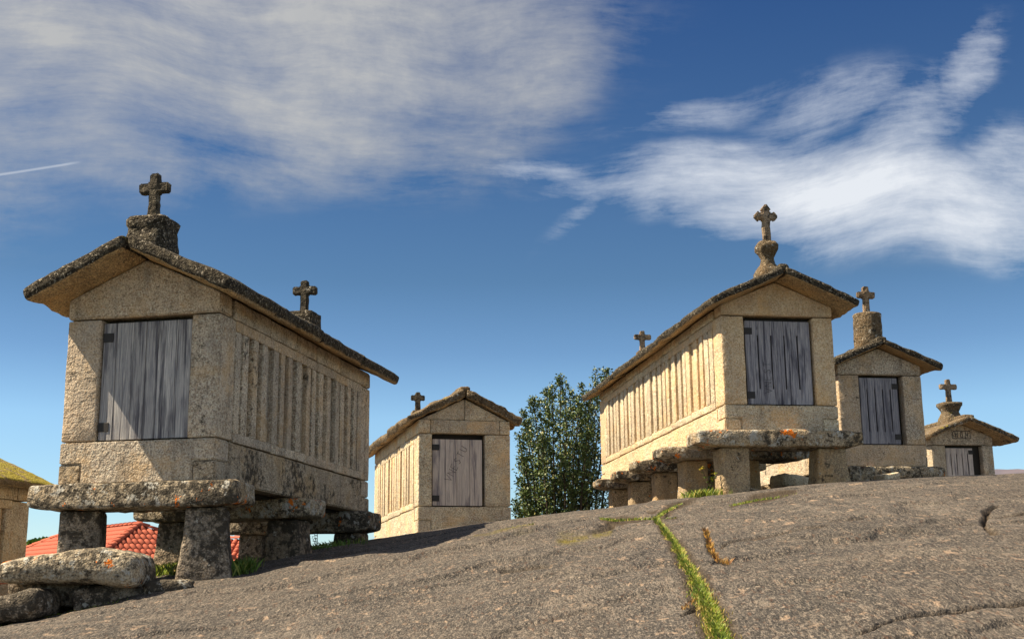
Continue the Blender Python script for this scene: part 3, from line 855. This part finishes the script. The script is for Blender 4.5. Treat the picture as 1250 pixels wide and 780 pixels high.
    # supports
    for (y, x0, x1, dd, tt, px_) in o.get('slabs', []):
        zt = zc(y)
        seed = random.random()*60
        def shp2(q, l=(x1-x0)):
            f = abs(q.x)/(l/2)
            q.z += (max(0, f-.75))*-.05 if q.z > 0 else max(0, f-.8)*.18
            q.y *= 1-.15*max(0, f-.7)/.3
            return q
        stone('support_slab', g, (x1-x0, dd, tt), ((x0+x1)/2, y, zt-tt/2-.003), o.get('slabmat', GSLAB), r=.032, amp=.016, cell=.06, shape=shp2, nscale=1.6, lump=.010)
        for (pxx, wt, wb, pdp, *prot) in px_:
            # pillar from the slab down into the rock
            wx = X+pxx*cos(yaw)-y*sin(yaw); wy = Y+pxx*sin(yaw)+y*cos(yaw)
            zb = gz(wx, wy)-Z-.10; ztp = zt-tt-.004
            hh = max(.25, ztp-zb)
            def shp3(q, hh=hh, wt=wt, wb=wb):
                t = max(0.0, .5-q.z/hh)
                k = 1+(wb/wt-1)*(t**1.6)
                q.x *= k; q.y *= 1+(k-1)*.6
                return q
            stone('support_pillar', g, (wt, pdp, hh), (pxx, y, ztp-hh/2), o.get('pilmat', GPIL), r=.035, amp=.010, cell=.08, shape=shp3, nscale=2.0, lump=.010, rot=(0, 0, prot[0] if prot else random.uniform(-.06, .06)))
    return g

# ------------------------------------------------------------------ the granaries of the photo
G1 = granary('largest granary at left, slatted long side in shade, dark cross above its grey door',
    -3.45, 11.51, 1.03, radians(-11.5), radians(-.4), 1.55, 4.47, .39, 1.55, door=(.223, .813), rise=.19, rp=25, ovf=.43, ovl=.20, ovr=.24, th=.135,
    wall=GR, wall_r=GR, basemat=GR3, panels=4, slat=.235, slatw=.12, groove=.048, rsegs=4, ramp=.013, ridge_gap=.9, ridgew=.1,
    finx=-.03, finials=[(.15, 'block', .38, .27, .47, .31, .10), (4.2, 'cube', .33, .26, .42, .31, .10)],
    slabs=[(.10, -.98, 1.03, .60, .235, [(-.55, .37, .42, .32, .34), (.68, .36, .53, .36, .34)]),
           (2.10, -1.0, .98, .55, .22, [(-.58, .34, .52, .34), (.67, .36, .44, .36)]),
           (4.15, -1.0, .96, .62, .25, [(-.57, .30, .36, .32), (.66, .34, .38, .34)])],
    planks=6, wood=WOOD1, dgr=.01, crossmat=GCROSS)
G2 = granary('long granary right of the tree, slatted side sunlit, pointed cross on a vase-shaped foot',
    3.39, 15.76, 1.97, radians(9.1), radians(-.6), 1.50, 6.90, .33, 1.48, door=(.205, .815), rise=.13, rp=23, ovf=.40, ovl=.22, ovr=.20, th=.10,
    wall=GR2, panels=6, slat=.235, slatw=.15, groove=.030, pilmat=GPILW, rsegs=6, ramp=.015, ridgew=.14,
    finials=[(.22, 'vase', .215, .47, .53, .33, .10), (6.6, 'cube', .20, .30, .38, .31, .09)], crossmat=GCROSSL, crx=.01,
    slabs=[(.10, -1.16, 1.0, .62, .21, [(-.66, .37, .34, .36), (.61, .36, .46, .38)]),
           (1.75, -1.16, .98, .60, .175, [(-.66, .34, .36, .34), (.10, .32, .34, .32)]),
           (3.30, -1.12, .9, .55, .175, [(-.62, .33, .34, .34), (.6, .32, .34, .32)]),
           (4.75, -1.05, .9, .55, .165, [(-.62, .34, .36, .34), (.6, .32, .34, .32)]),
           (6.10, -1.05, .9, .55, .165, [(-.60, .38, .40, .34), (.6, .32, .34, .32)])],
    planks=5, slots=True, wood=WOOD2, topgap=.05, pedmat=GROOFW)
G3 = granary('small granary left of the tree, pale door with scratched letters, gable split in two',
    -.72, 18.63, .89, radians(15.1), radians(-.9), 1.40, 4.14, .38, 1.45, door=(.15, .72), rise=.20, rp=26, ovf=.10, ovl=.16, ovr=.14, th=.12,
    wall=GR2, wall_l=GR2, split_gable=True, panels=3, slat=.24, slatw=.13, rsegs=5, ramp=.034, roof=GROOFW, cy0=.02,
    finials=[(3.75, 'cube', .22, .24, .34, .25, .09)],
    slabs=[(.2, -.9, .9, .5, .2, [(-.5, .34, .36, .34), (.5, .34, .36, .34)]), (3.6, -.9, .9, .5, .2, [(-.5, .34, .36, .34), (.5, .34, .36, .34)])],
    planks=4, wood=WOOD3, topgap=.07, dgr=.035)
G5 = granary('granary with a cylindrical drum under its cross and a dark slotted door',
    5.80, 19.65, 1.89, radians(9), 0.0, 1.40, 4.2, .34, 1.44, door=(.25, .77), rise=.15, rp=22, ovf=.24, ovl=.14, ovr=.22, th=.10,
    wall=GR, panels=3, slat=.24, slatw=.13, rsegs=4, ramp=.014, notch=False,
    finials=[(.30, 'drum', .45, .50, .46, .30, .10)], crossmat=GCROSSL, pedmat=GROOFW, finx=0.0, crx=0.0,
    slabs=[(.15, -.5, .95, .5, .18, [(-.2, .3, .32, .3), (.6, .3, .32, .3)]), (3.6, -.9, .9, .5, .2, [(-.5, .34, .36, .34), (.5, .34, .36, .34)])],
    planks=5, slots=True, wood=WOOD2, hinge_side=1, dgr=.07)
G6 = granary('rightmost and farthest granary, recessed inscription on its gable, base hidden by the rock',
    9.49, 26.60, 1.81, radians(8.8), 0.0, 1.40, 4.6, .42, 1.18, door=(.225, .82), rise=.17, rp=22, ovf=.42, ovl=.16, ovr=.36, th=.10,
    wall=GR, wall_l=GR2, panels=3, slat=.24, slatw=.13, rsegs=4, ramp=.014, roof=GROOFW, inscription=True,  # left side uses the brighter granite, its sunlight painted in
    finials=[(.40, 'flare', .40, .38, .52, .38, .11)], crossmat=GCROSSL, pedmat=GROOFW, ridgew=.26,
    slabs=[(.2, -.9, .9, .5, .2, [(-.5, .34, .36, .34), (.5, .34, .36, .34)]), (3.9, -.9, .9, .5, .2, [(-.5, .34, .36, .34), (.5, .34, .36, .34)])],
    planks=5, slots=True, wood=WOOD3, hinge_side=1, dgr=.20, topgap=.05)

# scratched letters on two doors
def door_of(g): return [c for c in g.children if c.name.startswith('door')][0]
def slanted(lines, x0, z0, ang, sc):
    c, s = cos(ang), sin(ang)
    return [[(x0+(a*c-b*s)*sc, z0+(a*s+b*c)*sc) for a, b in ln] for ln in lines]
LET = {'V': [[(0, 1), (.35, 0), (.7, 1)]], 'N': [[(0, 0), (0, 1), (.6, 0), (.6, 1)]], 'E': [[(.5, 0), (0, 0), (0, 1), (.5, 1)], [(0, .5), (.4, .5)]],
       'S': [[(.55, .85), (.3, 1), (.05, .8), (.5, .3), (.3, 0), (0, .15)]], 'T': [[(0, 1), (.6, 1)], [(.3, 0), (.3, 1)]], 'U': [[(0, 1), (.05, .1), (.3, 0), (.5, .1), (.55, 1)]]}
def word(w):
    out = []; x = 0
    for ch in w:
        out += [[(a+x, b) for a, b in ln] for ln in LET[ch]]; x += .95
    return out
d3 = door_of(G3)
strokes('scratched_letters', d3, slanted(word('VNESTU'), -.12, -.18, radians(62), .105), (0, -.1255, 0), .005, SCRATCH)
d2 = door_of(G2)
strokes('scratched_letters', d2, slanted(word('VNEST'), -.12, -.42, radians(90), .09), (0, -.1255, 0), .004, SCRATCH)

# granary cut by the left edge of the frame: its slatted side faces us, mossy yellow roof
def left_granary():
    yaw = radians(-11.5); Wd, L, z1, z2 = 1.45, 3.9, .26, 1.20
    c = P(37, 613, 15.0)              # rear right-hand corner, at the joint under the cornice
    X = c.x-(Wd/2*cos(yaw)-L*sin(yaw)); Y = c.y-(Wd/2*sin(yaw)+L*cos(yaw))
    granary('granary cut off by the left edge, yellow moss on its roof', X, Y, c.z-z2, yaw, 0, Wd, L, z1, z2, door=(.2, .8), rise=.19, rp=24, ovf=.3, ovb=.26, ovl=.2, ovr=.16, th=.09,
        wall=GR2, wall_r=GR2, panels=3, slat=.25, slatw=.12, rsegs=3, ramp=.016, roof=GROOFY,
        slabs=[(.3, -.9, .9, .5, .2, [(-.5, .34, .36, .34), (.5, .34, .36, .34)]), (3.5, -.9, .9, .5, .2, [(-.5, .34, .36, .34), (.5, .34, .36, .34)])], planks=5, wood=WOOD1)
left_granary()

# ------------------------------------------------------------------ loose stones in front of the left granary
def loose(label, name, size, c, rot, mat, **kw):
    me = stone_mesh(size, **kw)
    o = link(name, me, mat, None, c, rot)
    return tag(o, label, 'stone', 'loose stones lying by the granaries')
def shp_slab(q):
    f = q.x/.68
    q.z += -.10*max(0, f-.35)**1.3*2.0 - .02*f
    q.z *= 1-.22*max(0, -f)
    return q
a, b = P(8, 697, 10.55), P(180, 690, 10.55)
loose('long pale lichened slab tilted across smaller stones, foot of the left granary', 'stone_slab', ((b-a).length, .60, .25), P(94, 693, 10.8), (0, radians(-5), radians(-2)), GSLAB,
      r=.09, amp=.02, cell=.05, shape=shp_slab, nscale=1.5, lump=.04, seed=3)
loose('squared shade-darkened stone under the middle of the tilted slab', 'boulder', (.60, .5, .22), P(141, 733, 10.95), (0, radians(-4), radians(6)), GPIL, r=.06, amp=.02, cell=.06, nscale=1.8, lump=.03, seed=8)  # slab's shade on it put into the darker stone colour
loose('rounded shade-darkened stone at the lower left corner of the picture', 'boulder', (.62, .55, .24), P(16, 741, 10.6), (0, radians(-8), 0), GPIL, r=.10, amp=.02, cell=.06, nscale=1.8, lump=.04, seed=11)  # darker granite here paints shade from the slab
loose('small low dark stone between the tilted slab and the flared pillar', 'boulder', (.40, .45, .15), P(207, 719, 10.95), (0, radians(-3), radians(10)), GSLAB, r=.06, amp=.015, cell=.06, nscale=1.8, lump=.02, seed=15)
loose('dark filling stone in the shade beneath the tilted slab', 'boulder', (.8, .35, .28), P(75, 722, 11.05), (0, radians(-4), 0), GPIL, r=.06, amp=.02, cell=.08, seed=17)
# by the right granaries
loose('flat pale-topped block between the flared pillar and the drum-topped granary', 'stone_slab', (.50, .6, .27), P(1049, 582, 18.9), (0, radians(2), radians(4)), GSLAB, r=.04, amp=.014, cell=.07, seed=21)
loose('small sunlit wedge stone on the crest before the drum-topped granary', 'boulder', (.30, .3, .18), P(1082, 586, 18.6), (0, radians(-8), radians(25)), GR2, r=.03, amp=.012, cell=.07, seed=23)
loose('lumpy sunlit stone behind the right pillar of the long granary', 'boulder', (.55, .5, .2), P(968, 590, 18.2), (0, radians(8), radians(12)), GR2, r=.06, amp=.02, cell=.08, seed=25)
loose('small orange-lichened stone against the left front pillar of the long granary', 'boulder', (.22, .2, .14), P(914, 602, 15.75), (0, radians(5), radians(12)), GSLAB, r=.04, amp=.015, cell=.05, seed=27)

# ------------------------------------------------------------------ tiled houses below the granaries
def tile_meshes():
    bm = bmesh.new(); n = 6; L = .46
    rows = []
    for j, (y, r) in enumerate(((0, .098), (L, .078))):
        ring = []
        for i in range(n+1):
            a = pi*i/n
            ring.append(bm.verts.new((r*cos(a), y, r*.75*sin(a)+(0 if j == 0 else -.012))))
        rin = [bm.verts.new((v.co.x*.84, v.co.y, v.co.z*.84)) for v in ring]
        rows.append((ring, rin))
    (a, ai), (b, bi) = rows
    for i in range(n):
        bm.faces.new((a[i], a[i+1], b[i+1], b[i])); bm.faces.new((ai[i], bi[i], bi[i+1], ai[i+1])); bm.faces.new((a[i], ai[i], ai[i+1], a[i+1]))
    return bm_mesh(bm)
TM = tile_meshes(); TM.transform(Matrix.Diagonal((.78, .78, .78, 1))); TM.materials.append(TILE)
def hip_house(label, name, apex, e_ang, rl, w, pitch, faces, maxn=300, wallh=3.0):
    """hip roof; apex = near end of the ridge; e = outward ridge direction at that end; rl = ridge length; w = half width"""
    e = Vector((cos(e_ang), sin(e_ang), 0)); n = Vector((e.y, -e.x, 0))
    g = root(name, label, 'house', (apex.x, apex.y, apex.z-wallh-w*tan(pitch)))
    O = Vector(g.location)
    A, B = apex, apex-e*rl
    dz = Vector((0, 0, -w*tan(pitch)))
    c = [A+e*w+n*w+dz, A+e*w-n*w+dz, B-e*w-n*w+dz, B-e*w+n*w+dz]
    bm = bmesh.new(); vs = [bm.verts.new(p-O) for p in (A, B, *c)]
    low = [bm.verts.new(v.co-Vector((0, 0, .12))) for v in vs[2:]]
    for f in ((0, 2, 3), (1, 4, 5), (0, 3, 4, 1), (1, 5, 2, 0)): bm.faces.new([vs[i] for i in f])
    for i in range(4): bm.faces.new((vs[2+i], vs[2+(i+1) % 4], low[(i+1) % 4], low[i]))
    bm.faces.new(low)
    rf = link('roof', bm_mesh(bm, smooth=False), TILE, g)
    cc = (A+B)/2
    ang = math.atan2(e.y, e.x)
    me = box_mesh((rl+2*w-.6, 2*w-.6, wallh), .01)
    link('wall', me, PLASTER, g, (cc.x-O.x, cc.y-O.y, wallh/2-.125), (0, 0, ang))
    cnt = 0; rest = []
    def put(M, nm):
        nonlocal cnt
        if cnt < maxn:
            ob = bpy.data.objects.new(nm, TM); COL.objects.link(ob); ob.parent = rf; ob.matrix_local = M; cnt += 1
        else: rest.append(M)
    def cover(eave_c, along, upslope_h, halfw_bot, halfw_top, slope_len):
        up = (upslope_h*cos(pitch)+Vector((0, 0, sin(pitch))))
        nrm = along.cross(up).normalized()
        if nrm.z < 0: nrm = -nrm
        xax = up.cross(nrm).normalized()
        m = int(2*halfw_bot/.165)
        for i in range(m+1):
            t = -halfw_bot+2*halfw_bot*i/m
            nrow = int(slope_len/.30)
            for j in range(nrow+1):
                s = j*.30
                lim = halfw_bot+(halfw_top-halfw_bot)*((s+.25)/slope_len)
                if abs(t) > lim or s+.3 > slope_len: continue
                p = eave_c+along*t+up*s+nrm*(.02)-O
                M = Matrix((( xax.x, up.x, nrm.x, p.x), (xax.y, up.y, nrm.y, p.y), (xax.z, up.z, nrm.z, p.z), (0, 0, 0, 1))) @ Matrix.Rotation(radians(random.uniform(-1.5, 1.5)), 4, 'Z')
                put(M, 'roof_tile')
    sl = w/cos(pitch)
    for f in faces:
        if f == 'end': cover(A+e*w+dz, n, -e, w, 0, sl)
        if f == 'near': cover((A+B)/2+n*w+dz, e, -n, rl/2+w, rl/2, sl)
        if f == 'far': cover((A+B)/2-n*w+dz, e, n, rl/2+w, rl/2, sl)
    # ridge and hip tiles
    cnt_r = []
    for p0, p1 in ((c[0], A), (c[1], A), (A, B), (c[3], B), (c[2], B)):
        d = (p1-p0); l = d.length; d.normalize()
        sx = d.cross(Vector((0, 0, 1))).normalized(); up = sx.cross(d)
        k = int(l/.28)
        for i in range(k):
            p = p0+d*(i*l/k)-O+Vector((0, 0, .05))
            M = Matrix(((sx.x*1.3, d.x, up.x*1.3, p.x), (sx.y*1.3, d.y, up.y*1.3, p.y), (sx.z*1.3, d.z, up.z*1.3, p.z), (0, 0, 0, 1)))
            ob = bpy.data.objects.new('ridge_tile', TM); COL.objects.link(ob); ob.parent = rf; ob.matrix_local = M
    if rest:
        bm = bmesh.new()
        for M in rest:
            t = TM.copy(); t.transform(M); bm.from_mesh(t); bpy.data.meshes.remove(t)
        me = bpy.data.meshes.new('tiles'); bm.to_mesh(me); bm.free()
        o = link('roof_tile_field', me, TILE, rf); o['kind'] = 'stuff'
    return g
ap = P(170, 641, 34)
hip_house('house with a hipped red clay tile roof seen between the supports of the left granary', 'tiled_house', ap, radians(-50), 5.0, 3.0, radians(27), ['end', 'far', 'near'])
ap = P(240, 659, 38)
hip_house('second red tiled house, only a sliver of its roof showing right of the flared pillar', 'tiled_house', ap, radians(180), 1.7, 2.0, radians(25), ['far', 'near'], maxn=150)

# ------------------------------------------------------------------ vegetation
def leaf_object(name, quads, tones, mat, parent=None, loc=(0, 0, 0)):
    """quads: (n,k,3) array of leaf polygons"""
    q = np.asarray(quads, np.float32); n, kk = q.shape[0], q.shape[1]
    me = bpy.data.meshes.new(name)
    me.vertices.add(n*kk); me.vertices.foreach_set('co', q.reshape(-1))
    me.loops.add(n*kk); me.loops.foreach_set('vertex_index', np.arange(n*kk, dtype=np.int32))
    me.polygons.add(n); me.polygons.foreach_set('loop_start', np.arange(0, n*kk, kk, dtype=np.int32))
    me.update(calc_edges=True)
    at = me.attributes.new('tone', 'FLOAT', 'POINT'); at.data.foreach_set('value', np.repeat(np.asarray(tones, np.float32), kk))
    return link(name, me, mat, parent, loc)
def tube(bm, pts, rads, n=7):
    prev = None
    for i, (p, r) in enumerate(zip(pts, rads)):
        d = (pts[min(i+1, len(pts)-1)]-pts[max(i-1, 0)]).normalized()
        a = d.orthogonal().normalized(); b = d.cross(a)
        if prev is not None:
            a = (pa-d*pa.dot(d)).normalized(); b = d.cross(a)
        ring = [bm.verts.new(p+(a*cos(2*pi*k/n)+b*sin(2*pi*k/n))*r) for k in range(n)]
        if prev:
            for k in range(n): bm.faces.new((prev[k], prev[(k+1) % n], ring[(k+1) % n], ring[k]))
        prev = ring; pa = a

def camellia():
    rng = random.Random(5); nr = np.random.default_rng(5)
    Y0 = 27.0
    base = P(682, 640, Y0); s = Y0/FPX*1.03
    zb = base.z-2.6
    t = root('camellia_tree', 'dense glossy dark green tree behind the rock between two granaries', 'tree', (base.x, Y0, zb))
    bm = bmesh.new(); tips = []
    O = Vector((base.x, Y0, zb))
    # leading shoots: photo position of each spire top
    tops = [(651, 485, -.4), (668, 476, .2), (684, 458, 0), (700, 478, .5), (712, 470, -.3), (727, 452, .1), (742, 449, .4), (752, 458, .2), (638, 503, .1), (632, 530, -.2), (660, 490, .6),
            (674, 470, -.5), (692, 468, .7), (720, 480, .8), (645, 515, .7), (640, 560, .3), (634, 585, -.1), (765, 480, .3), (775, 520, -.2), (733, 470, -.5), (706, 490, -.7), (690, 500, -.9), (660, 530, -.9), (720, 520, -.9), (640, 600, -.6), (629, 612, .2)]
    shoots = []
    for (px, py, dy) in tops:
        tip = P(px, py, Y0+dy)-O
        b0 = Vector((tip.x*.45, dy*.4, rng.uniform(0, .2)))
        pts = []
        for k in range(9):
            f = k/8
            q = b0.lerp(tip, f); q.x += (tip.x-b0.x)*(-.25)*sin(pi*f)+rng.uniform(-.03, .03); q.y += rng.uniform(-.03, .03)
            pts.append(q)
        tube(bm, pts, [.045*(1-.85*k/8) for k in range(9)])
        shoots.append(pts)
    bpts = []
    quads, tones = [], []
    for pts in shoots:
        n = len(pts)-1
        Hs = pts[-1].z
        for k in range(235):
            f = rng.uniform(.10, 1.0)**.8
            i = min(int(f*n), n-1); q = pts[i].lerp(pts[i+1], f*n-i)
            wid = .44*(1-f)**.55+.035
            ln = wid*rng.uniform(.35, 1.15); a = rng.uniform(0, 2*pi)
            d = Vector((cos(a), sin(a), rng.uniform(.15, .9))).normalized()
            e = q+d*ln
            if k % 4 == 0: tube(bm, [q, q+d*ln*.5, e], [.008, .006, .003], 4)
            for m in range(rng.randint(6, 11)):
                c = q.lerp(e, rng.uniform(.45, 1.1))+Vector((rng.gauss(0, .03), rng.gauss(0, .03), rng.gauss(0, .03)))
                ld = (d*.6+Vector((rng.gauss(0, .7), rng.gauss(0, .7), rng.gauss(.1, .6)))).normalized()
                sdv = ld.cross(Vector((rng.gauss(0, 1), rng.gauss(0, 1), rng.gauss(0, 1)+1.0))).normalized()
                L = rng.uniform(.038, .072); wv = L*.28
                nn = ld.cross(sdv)*L*.12
                quads.append([c, c+ld*L*.35+sdv*wv-nn, c+ld*L*.75+sdv*wv*.7-nn, c+ld*L, c+ld*L*.75-sdv*wv*.7-nn, c+ld*L*.35-sdv*wv-nn])
                tones.append(min(.99, max(0, rng.gauss(.45, .27))))
    link('trunk', bm_mesh(bm), BARK, t)
    leaf_object('crown', [[tuple(v) for v in q] for q in quads], tones, LEAF, t)
camellia()

def far_bush(label, px, py, Y, wpx, hpx):
    rng = random.Random(px)
    c = P(px, py, Y); s = Y/FPX
    t = root('far_tree', label, 'tree', (c.x, c.y, c.z-4))
    quads, tones = [], []
    for k in range(2600):
        a = rng.uniform(0, 2*pi); r = rng.random()**.5
        x = cos(a)*r*wpx*s*.5; y = sin(a)*r*wpx*s*.5; z = 4+hpx*s*(1-r*r)*rng.uniform(-.4, 1)*(.7+.5*noise.noise((x, y, 3)))
        p = Vector((x, y, z)); d = Vector((rng.gauss(0, 1), rng.gauss(0, 1), rng.gauss(0, 1))).normalized()*.12; e = d.orthogonal()*.6
        quads.append([tuple(p), tuple(p+d+e), tuple(p+d*2), tuple(p+d-e)]); tones.append(rng.uniform(0, .8))
    bm = bmesh.new(); tube(bm, [Vector((0, 0, -3)), Vector((.1, 0, 1)), Vector((0, 0, 4.2))], [.2, .15, .08])
    link('trunk', bm_mesh(bm), BARK, t)
    leaf_object('crown', quads, tones, GRASSD, t)
far_bush('faint bush behind the ridge of the tiled roof', 52, 664, 60, 30, 6)

def blade_field(name, pts_px, density, hmin, hmax, mat, seed, gauss=.5, yel=.2, taper=1.0):
    rng = random.Random(seed)
    quads, tones = [], []
    for (x0, y0, w0), (x1, y1, w1) in zip(pts_px, pts_px[1:]):
        a, b = hit(x0, y0), hit(x1, y1)
        wa, wb = w0*.82/FPX*a.y, w1*.82/FPX*b.y
        A = (b-a).length*(wa+wb)
        n = int(min(9000, max(60, A*density)))
        for _ in range(n):
            t = rng.random(); c = a.lerp(b, t); w = wa+(wb-wa)*t
            off = rng.gauss(0, gauss)*w
            edge = abs(off)/max(w, 1e-4)
            x = c.x+off; y = c.y+rng.uniform(-.03, .03)
            wig = noise.noise((y*2.5, seed, 0))*w*.45; x += wig
            z = gz(x, y)-.012
            h = rng.uniform(hmin, hmax)*(1.1-.5*min(1, edge))
            a2 = rng.uniform(0, 2*pi); lean = h*rng.uniform(.2, .9)
            dx, dy = cos(a2)*lean, sin(a2)*lean
            bw = rng.uniform(.0018, .0035)*max(1, c.y/8)
            a3 = rng.uniform(0, pi); ex, ey = cos(a3)*bw, sin(a3)*bw
            quads.append([(x-ex, y-ey, z), (x+ex, y+ey, z), (x+dx*.4+ex*.7, y+dy*.4+ey*.7, z+h*.65), (x+dx, y+dy, z+h)])
            pat = noise.noise((x*6, y*6, 5))*.35
            tt = .42+pat*1.3+rng.gauss(0, .2)+edge*.25
            if (edge > .7 and rng.random() < yel) or rng.random() < .06: tt = .95
            tones.append(max(0, min(1, tt)))
    return leaf_object(name, quads, tones, mat)
for i, pts in enumerate(STRIPS_PX):
    o = blade_field('grass_strip', pts, 42000 if i == 0 else 16000, .012, .036 if i == 0 else .03, GRASS, 10+i, yel=.35)
    tag(o, ['bright green turf filling the long joint down the rock', 'green turf joint climbing towards the long granary', 'short side tuft of the turf joint', 'thin green line of grass below the front pillars', 'yellow-green grass patch on the crest at the joint fork', 'thin moss line across the rock near the small granary'][i], 'grass', kind='stuff')
o = blade_field('succulent_patch', [(861, 646, 3), (865, 658, 5), (869, 672, 4), (876, 682, 4), (892, 686, 7)], 9000, .01, .04, SUCC, 31, yel=.1); tag(o, 'red and yellow stonecrop growing in a crack right of the turf joint', 'stonecrop', kind='stuff')
o = blade_field('succulent_patch', [(832, 741, 3), (850, 728, 4)], 9000, .008, .02, SUCC, 32); tag(o, 'brown stonecrop in a small crack left of the turf joint', 'stonecrop', kind='stuff')

def world_tuft(label, name, c, rx, ry, n, hmin, hmax, seed, mat=GRASSD):
    rng = random.Random(seed); quads, tones = [], []
    for _ in range(n):
        x = c[0]+rng.gauss(0, rx); y = c[1]+rng.gauss(0, ry); z = gz(x, y)-.01
        h = rng.uniform(hmin, hmax); a2 = rng.uniform(0, 2*pi); l = h*rng.uniform(.1, .8)
        a3 = rng.uniform(0, pi); bw = .004; ex, ey = cos(a3)*bw, sin(a3)*bw
        dx, dy = cos(a2)*l, sin(a2)*l
        quads.append([(x-ex, y-ey, z), (x+ex, y+ey, z), (x+dx*.4+ex*.7, y+dy*.4+ey*.7, z+h*.65), (x+dx, y+dy, z+h)]); tones.append(rng.uniform(0, 1))
    o = leaf_object(name, quads, tones, mat); tag(o, label, 'grass', kind='stuff')
def at(px, Y):
    u, _ = ray(px, 700); return (u*Y, Y)
world_tuft('sunlit grass growing behind the flared pillar under the left granary', 'grass_tuft', at(200, 13.1), .22, .28, 2600, .05, .16, 41, GRASS)
world_tuft('dark grass tuft at the right foot of the flared pillar', 'grass_tuft', at(287, 11.75), .08, .15, 700, .05, .17, 42)
world_tuft('low grass under the long granary by its front pillar', 'grass_tuft', at(862, 15.5), .12, .08, 500, .03, .12, 43, GRASS)
world_tuft('sparse grass at the foot of the shade-darkened stones at left', 'grass_tuft', at(75, 10.6), .25, .04, 500, .01, .04, 44, GRASS)
world_tuft('shaded weeds beneath the middle of the left granary', 'grass_tuft', at(392, 14.6), .22, .2, 600, .03, .10, 45)

def weed(label, px, py, Y, h, seed, flower=None):
    rng = random.Random(seed); c = P(px, py, Y)
    x, y = c.x, c.y; z = gz(x, y)-.02
    t = root('wild_plant', label, 'plant', (x, y, z))
    bm = bmesh.new(); quads, tones, fq = [], [], []
    for s in range(3):
        pts = [Vector((rng.uniform(-.01, .01), 0, 0))]
        lx = rng.uniform(-.25, .25)*h
        for k in range(1, 7): pts.append(Vector((lx*(k/6)**1.4, rng.uniform(-.01, .01), h*k/6*(1-.18*s))))
        tube(bm, pts, [.006-.0006*k for k in range(7)], 5)
        for k in range(2, 7):
            for m in range(3):
                a = rng.uniform(0, 2*pi); d = Vector((cos(a), sin(a), .5)).normalized()*h*.16; e = Vector((-sin(a), cos(a), 0))*h*.03
                p = pts[k]
                quads.append([tuple(p), tuple(p+d*.5+e), tuple(p+d), tuple(p+d*.5-e)]); tones.append(rng.uniform(.1, .8))
        if flower:
            for m in range(10):
                a = rng.uniform(0, 2*pi); p = pts[-1]+Vector((rng.gauss(0, .015), rng.gauss(0, .015), rng.uniform(-.02, .02)))
                d = Vector((cos(a), sin(a), .6))*.022; e = Vector((-sin(a), cos(a), 0))*.012
                fq.append([tuple(p), tuple(p+d*.5+e), tuple(p+d), tuple(p+d*.5-e)])
    link('stem', bm_mesh(bm), GRASSD if False else BARK, t)
    leaf_object('foliage', quads, tones, GRASSD, t)
    if fq: leaf_object('blossom', fq, [1.0]*len(fq), flower, t)
YEL = flat_mat('yellow_petal', (0.55, 0.45, 0.04))
weed('thin leafy weed standing in the gap beneath the rear of the left granary', 387, 668, 15.2, .26, 3)
weed('yellow flowering weed beside the left front pillar of the long granary', 866, 606, 15.6, .36, 4, YEL)

# ------------------------------------------------------------------ render settings
SC.render.engine = 'CYCLES'
SC.cycles.use_denoising = True
SC.render.resolution_x = 1024; SC.render.resolution_y = 638
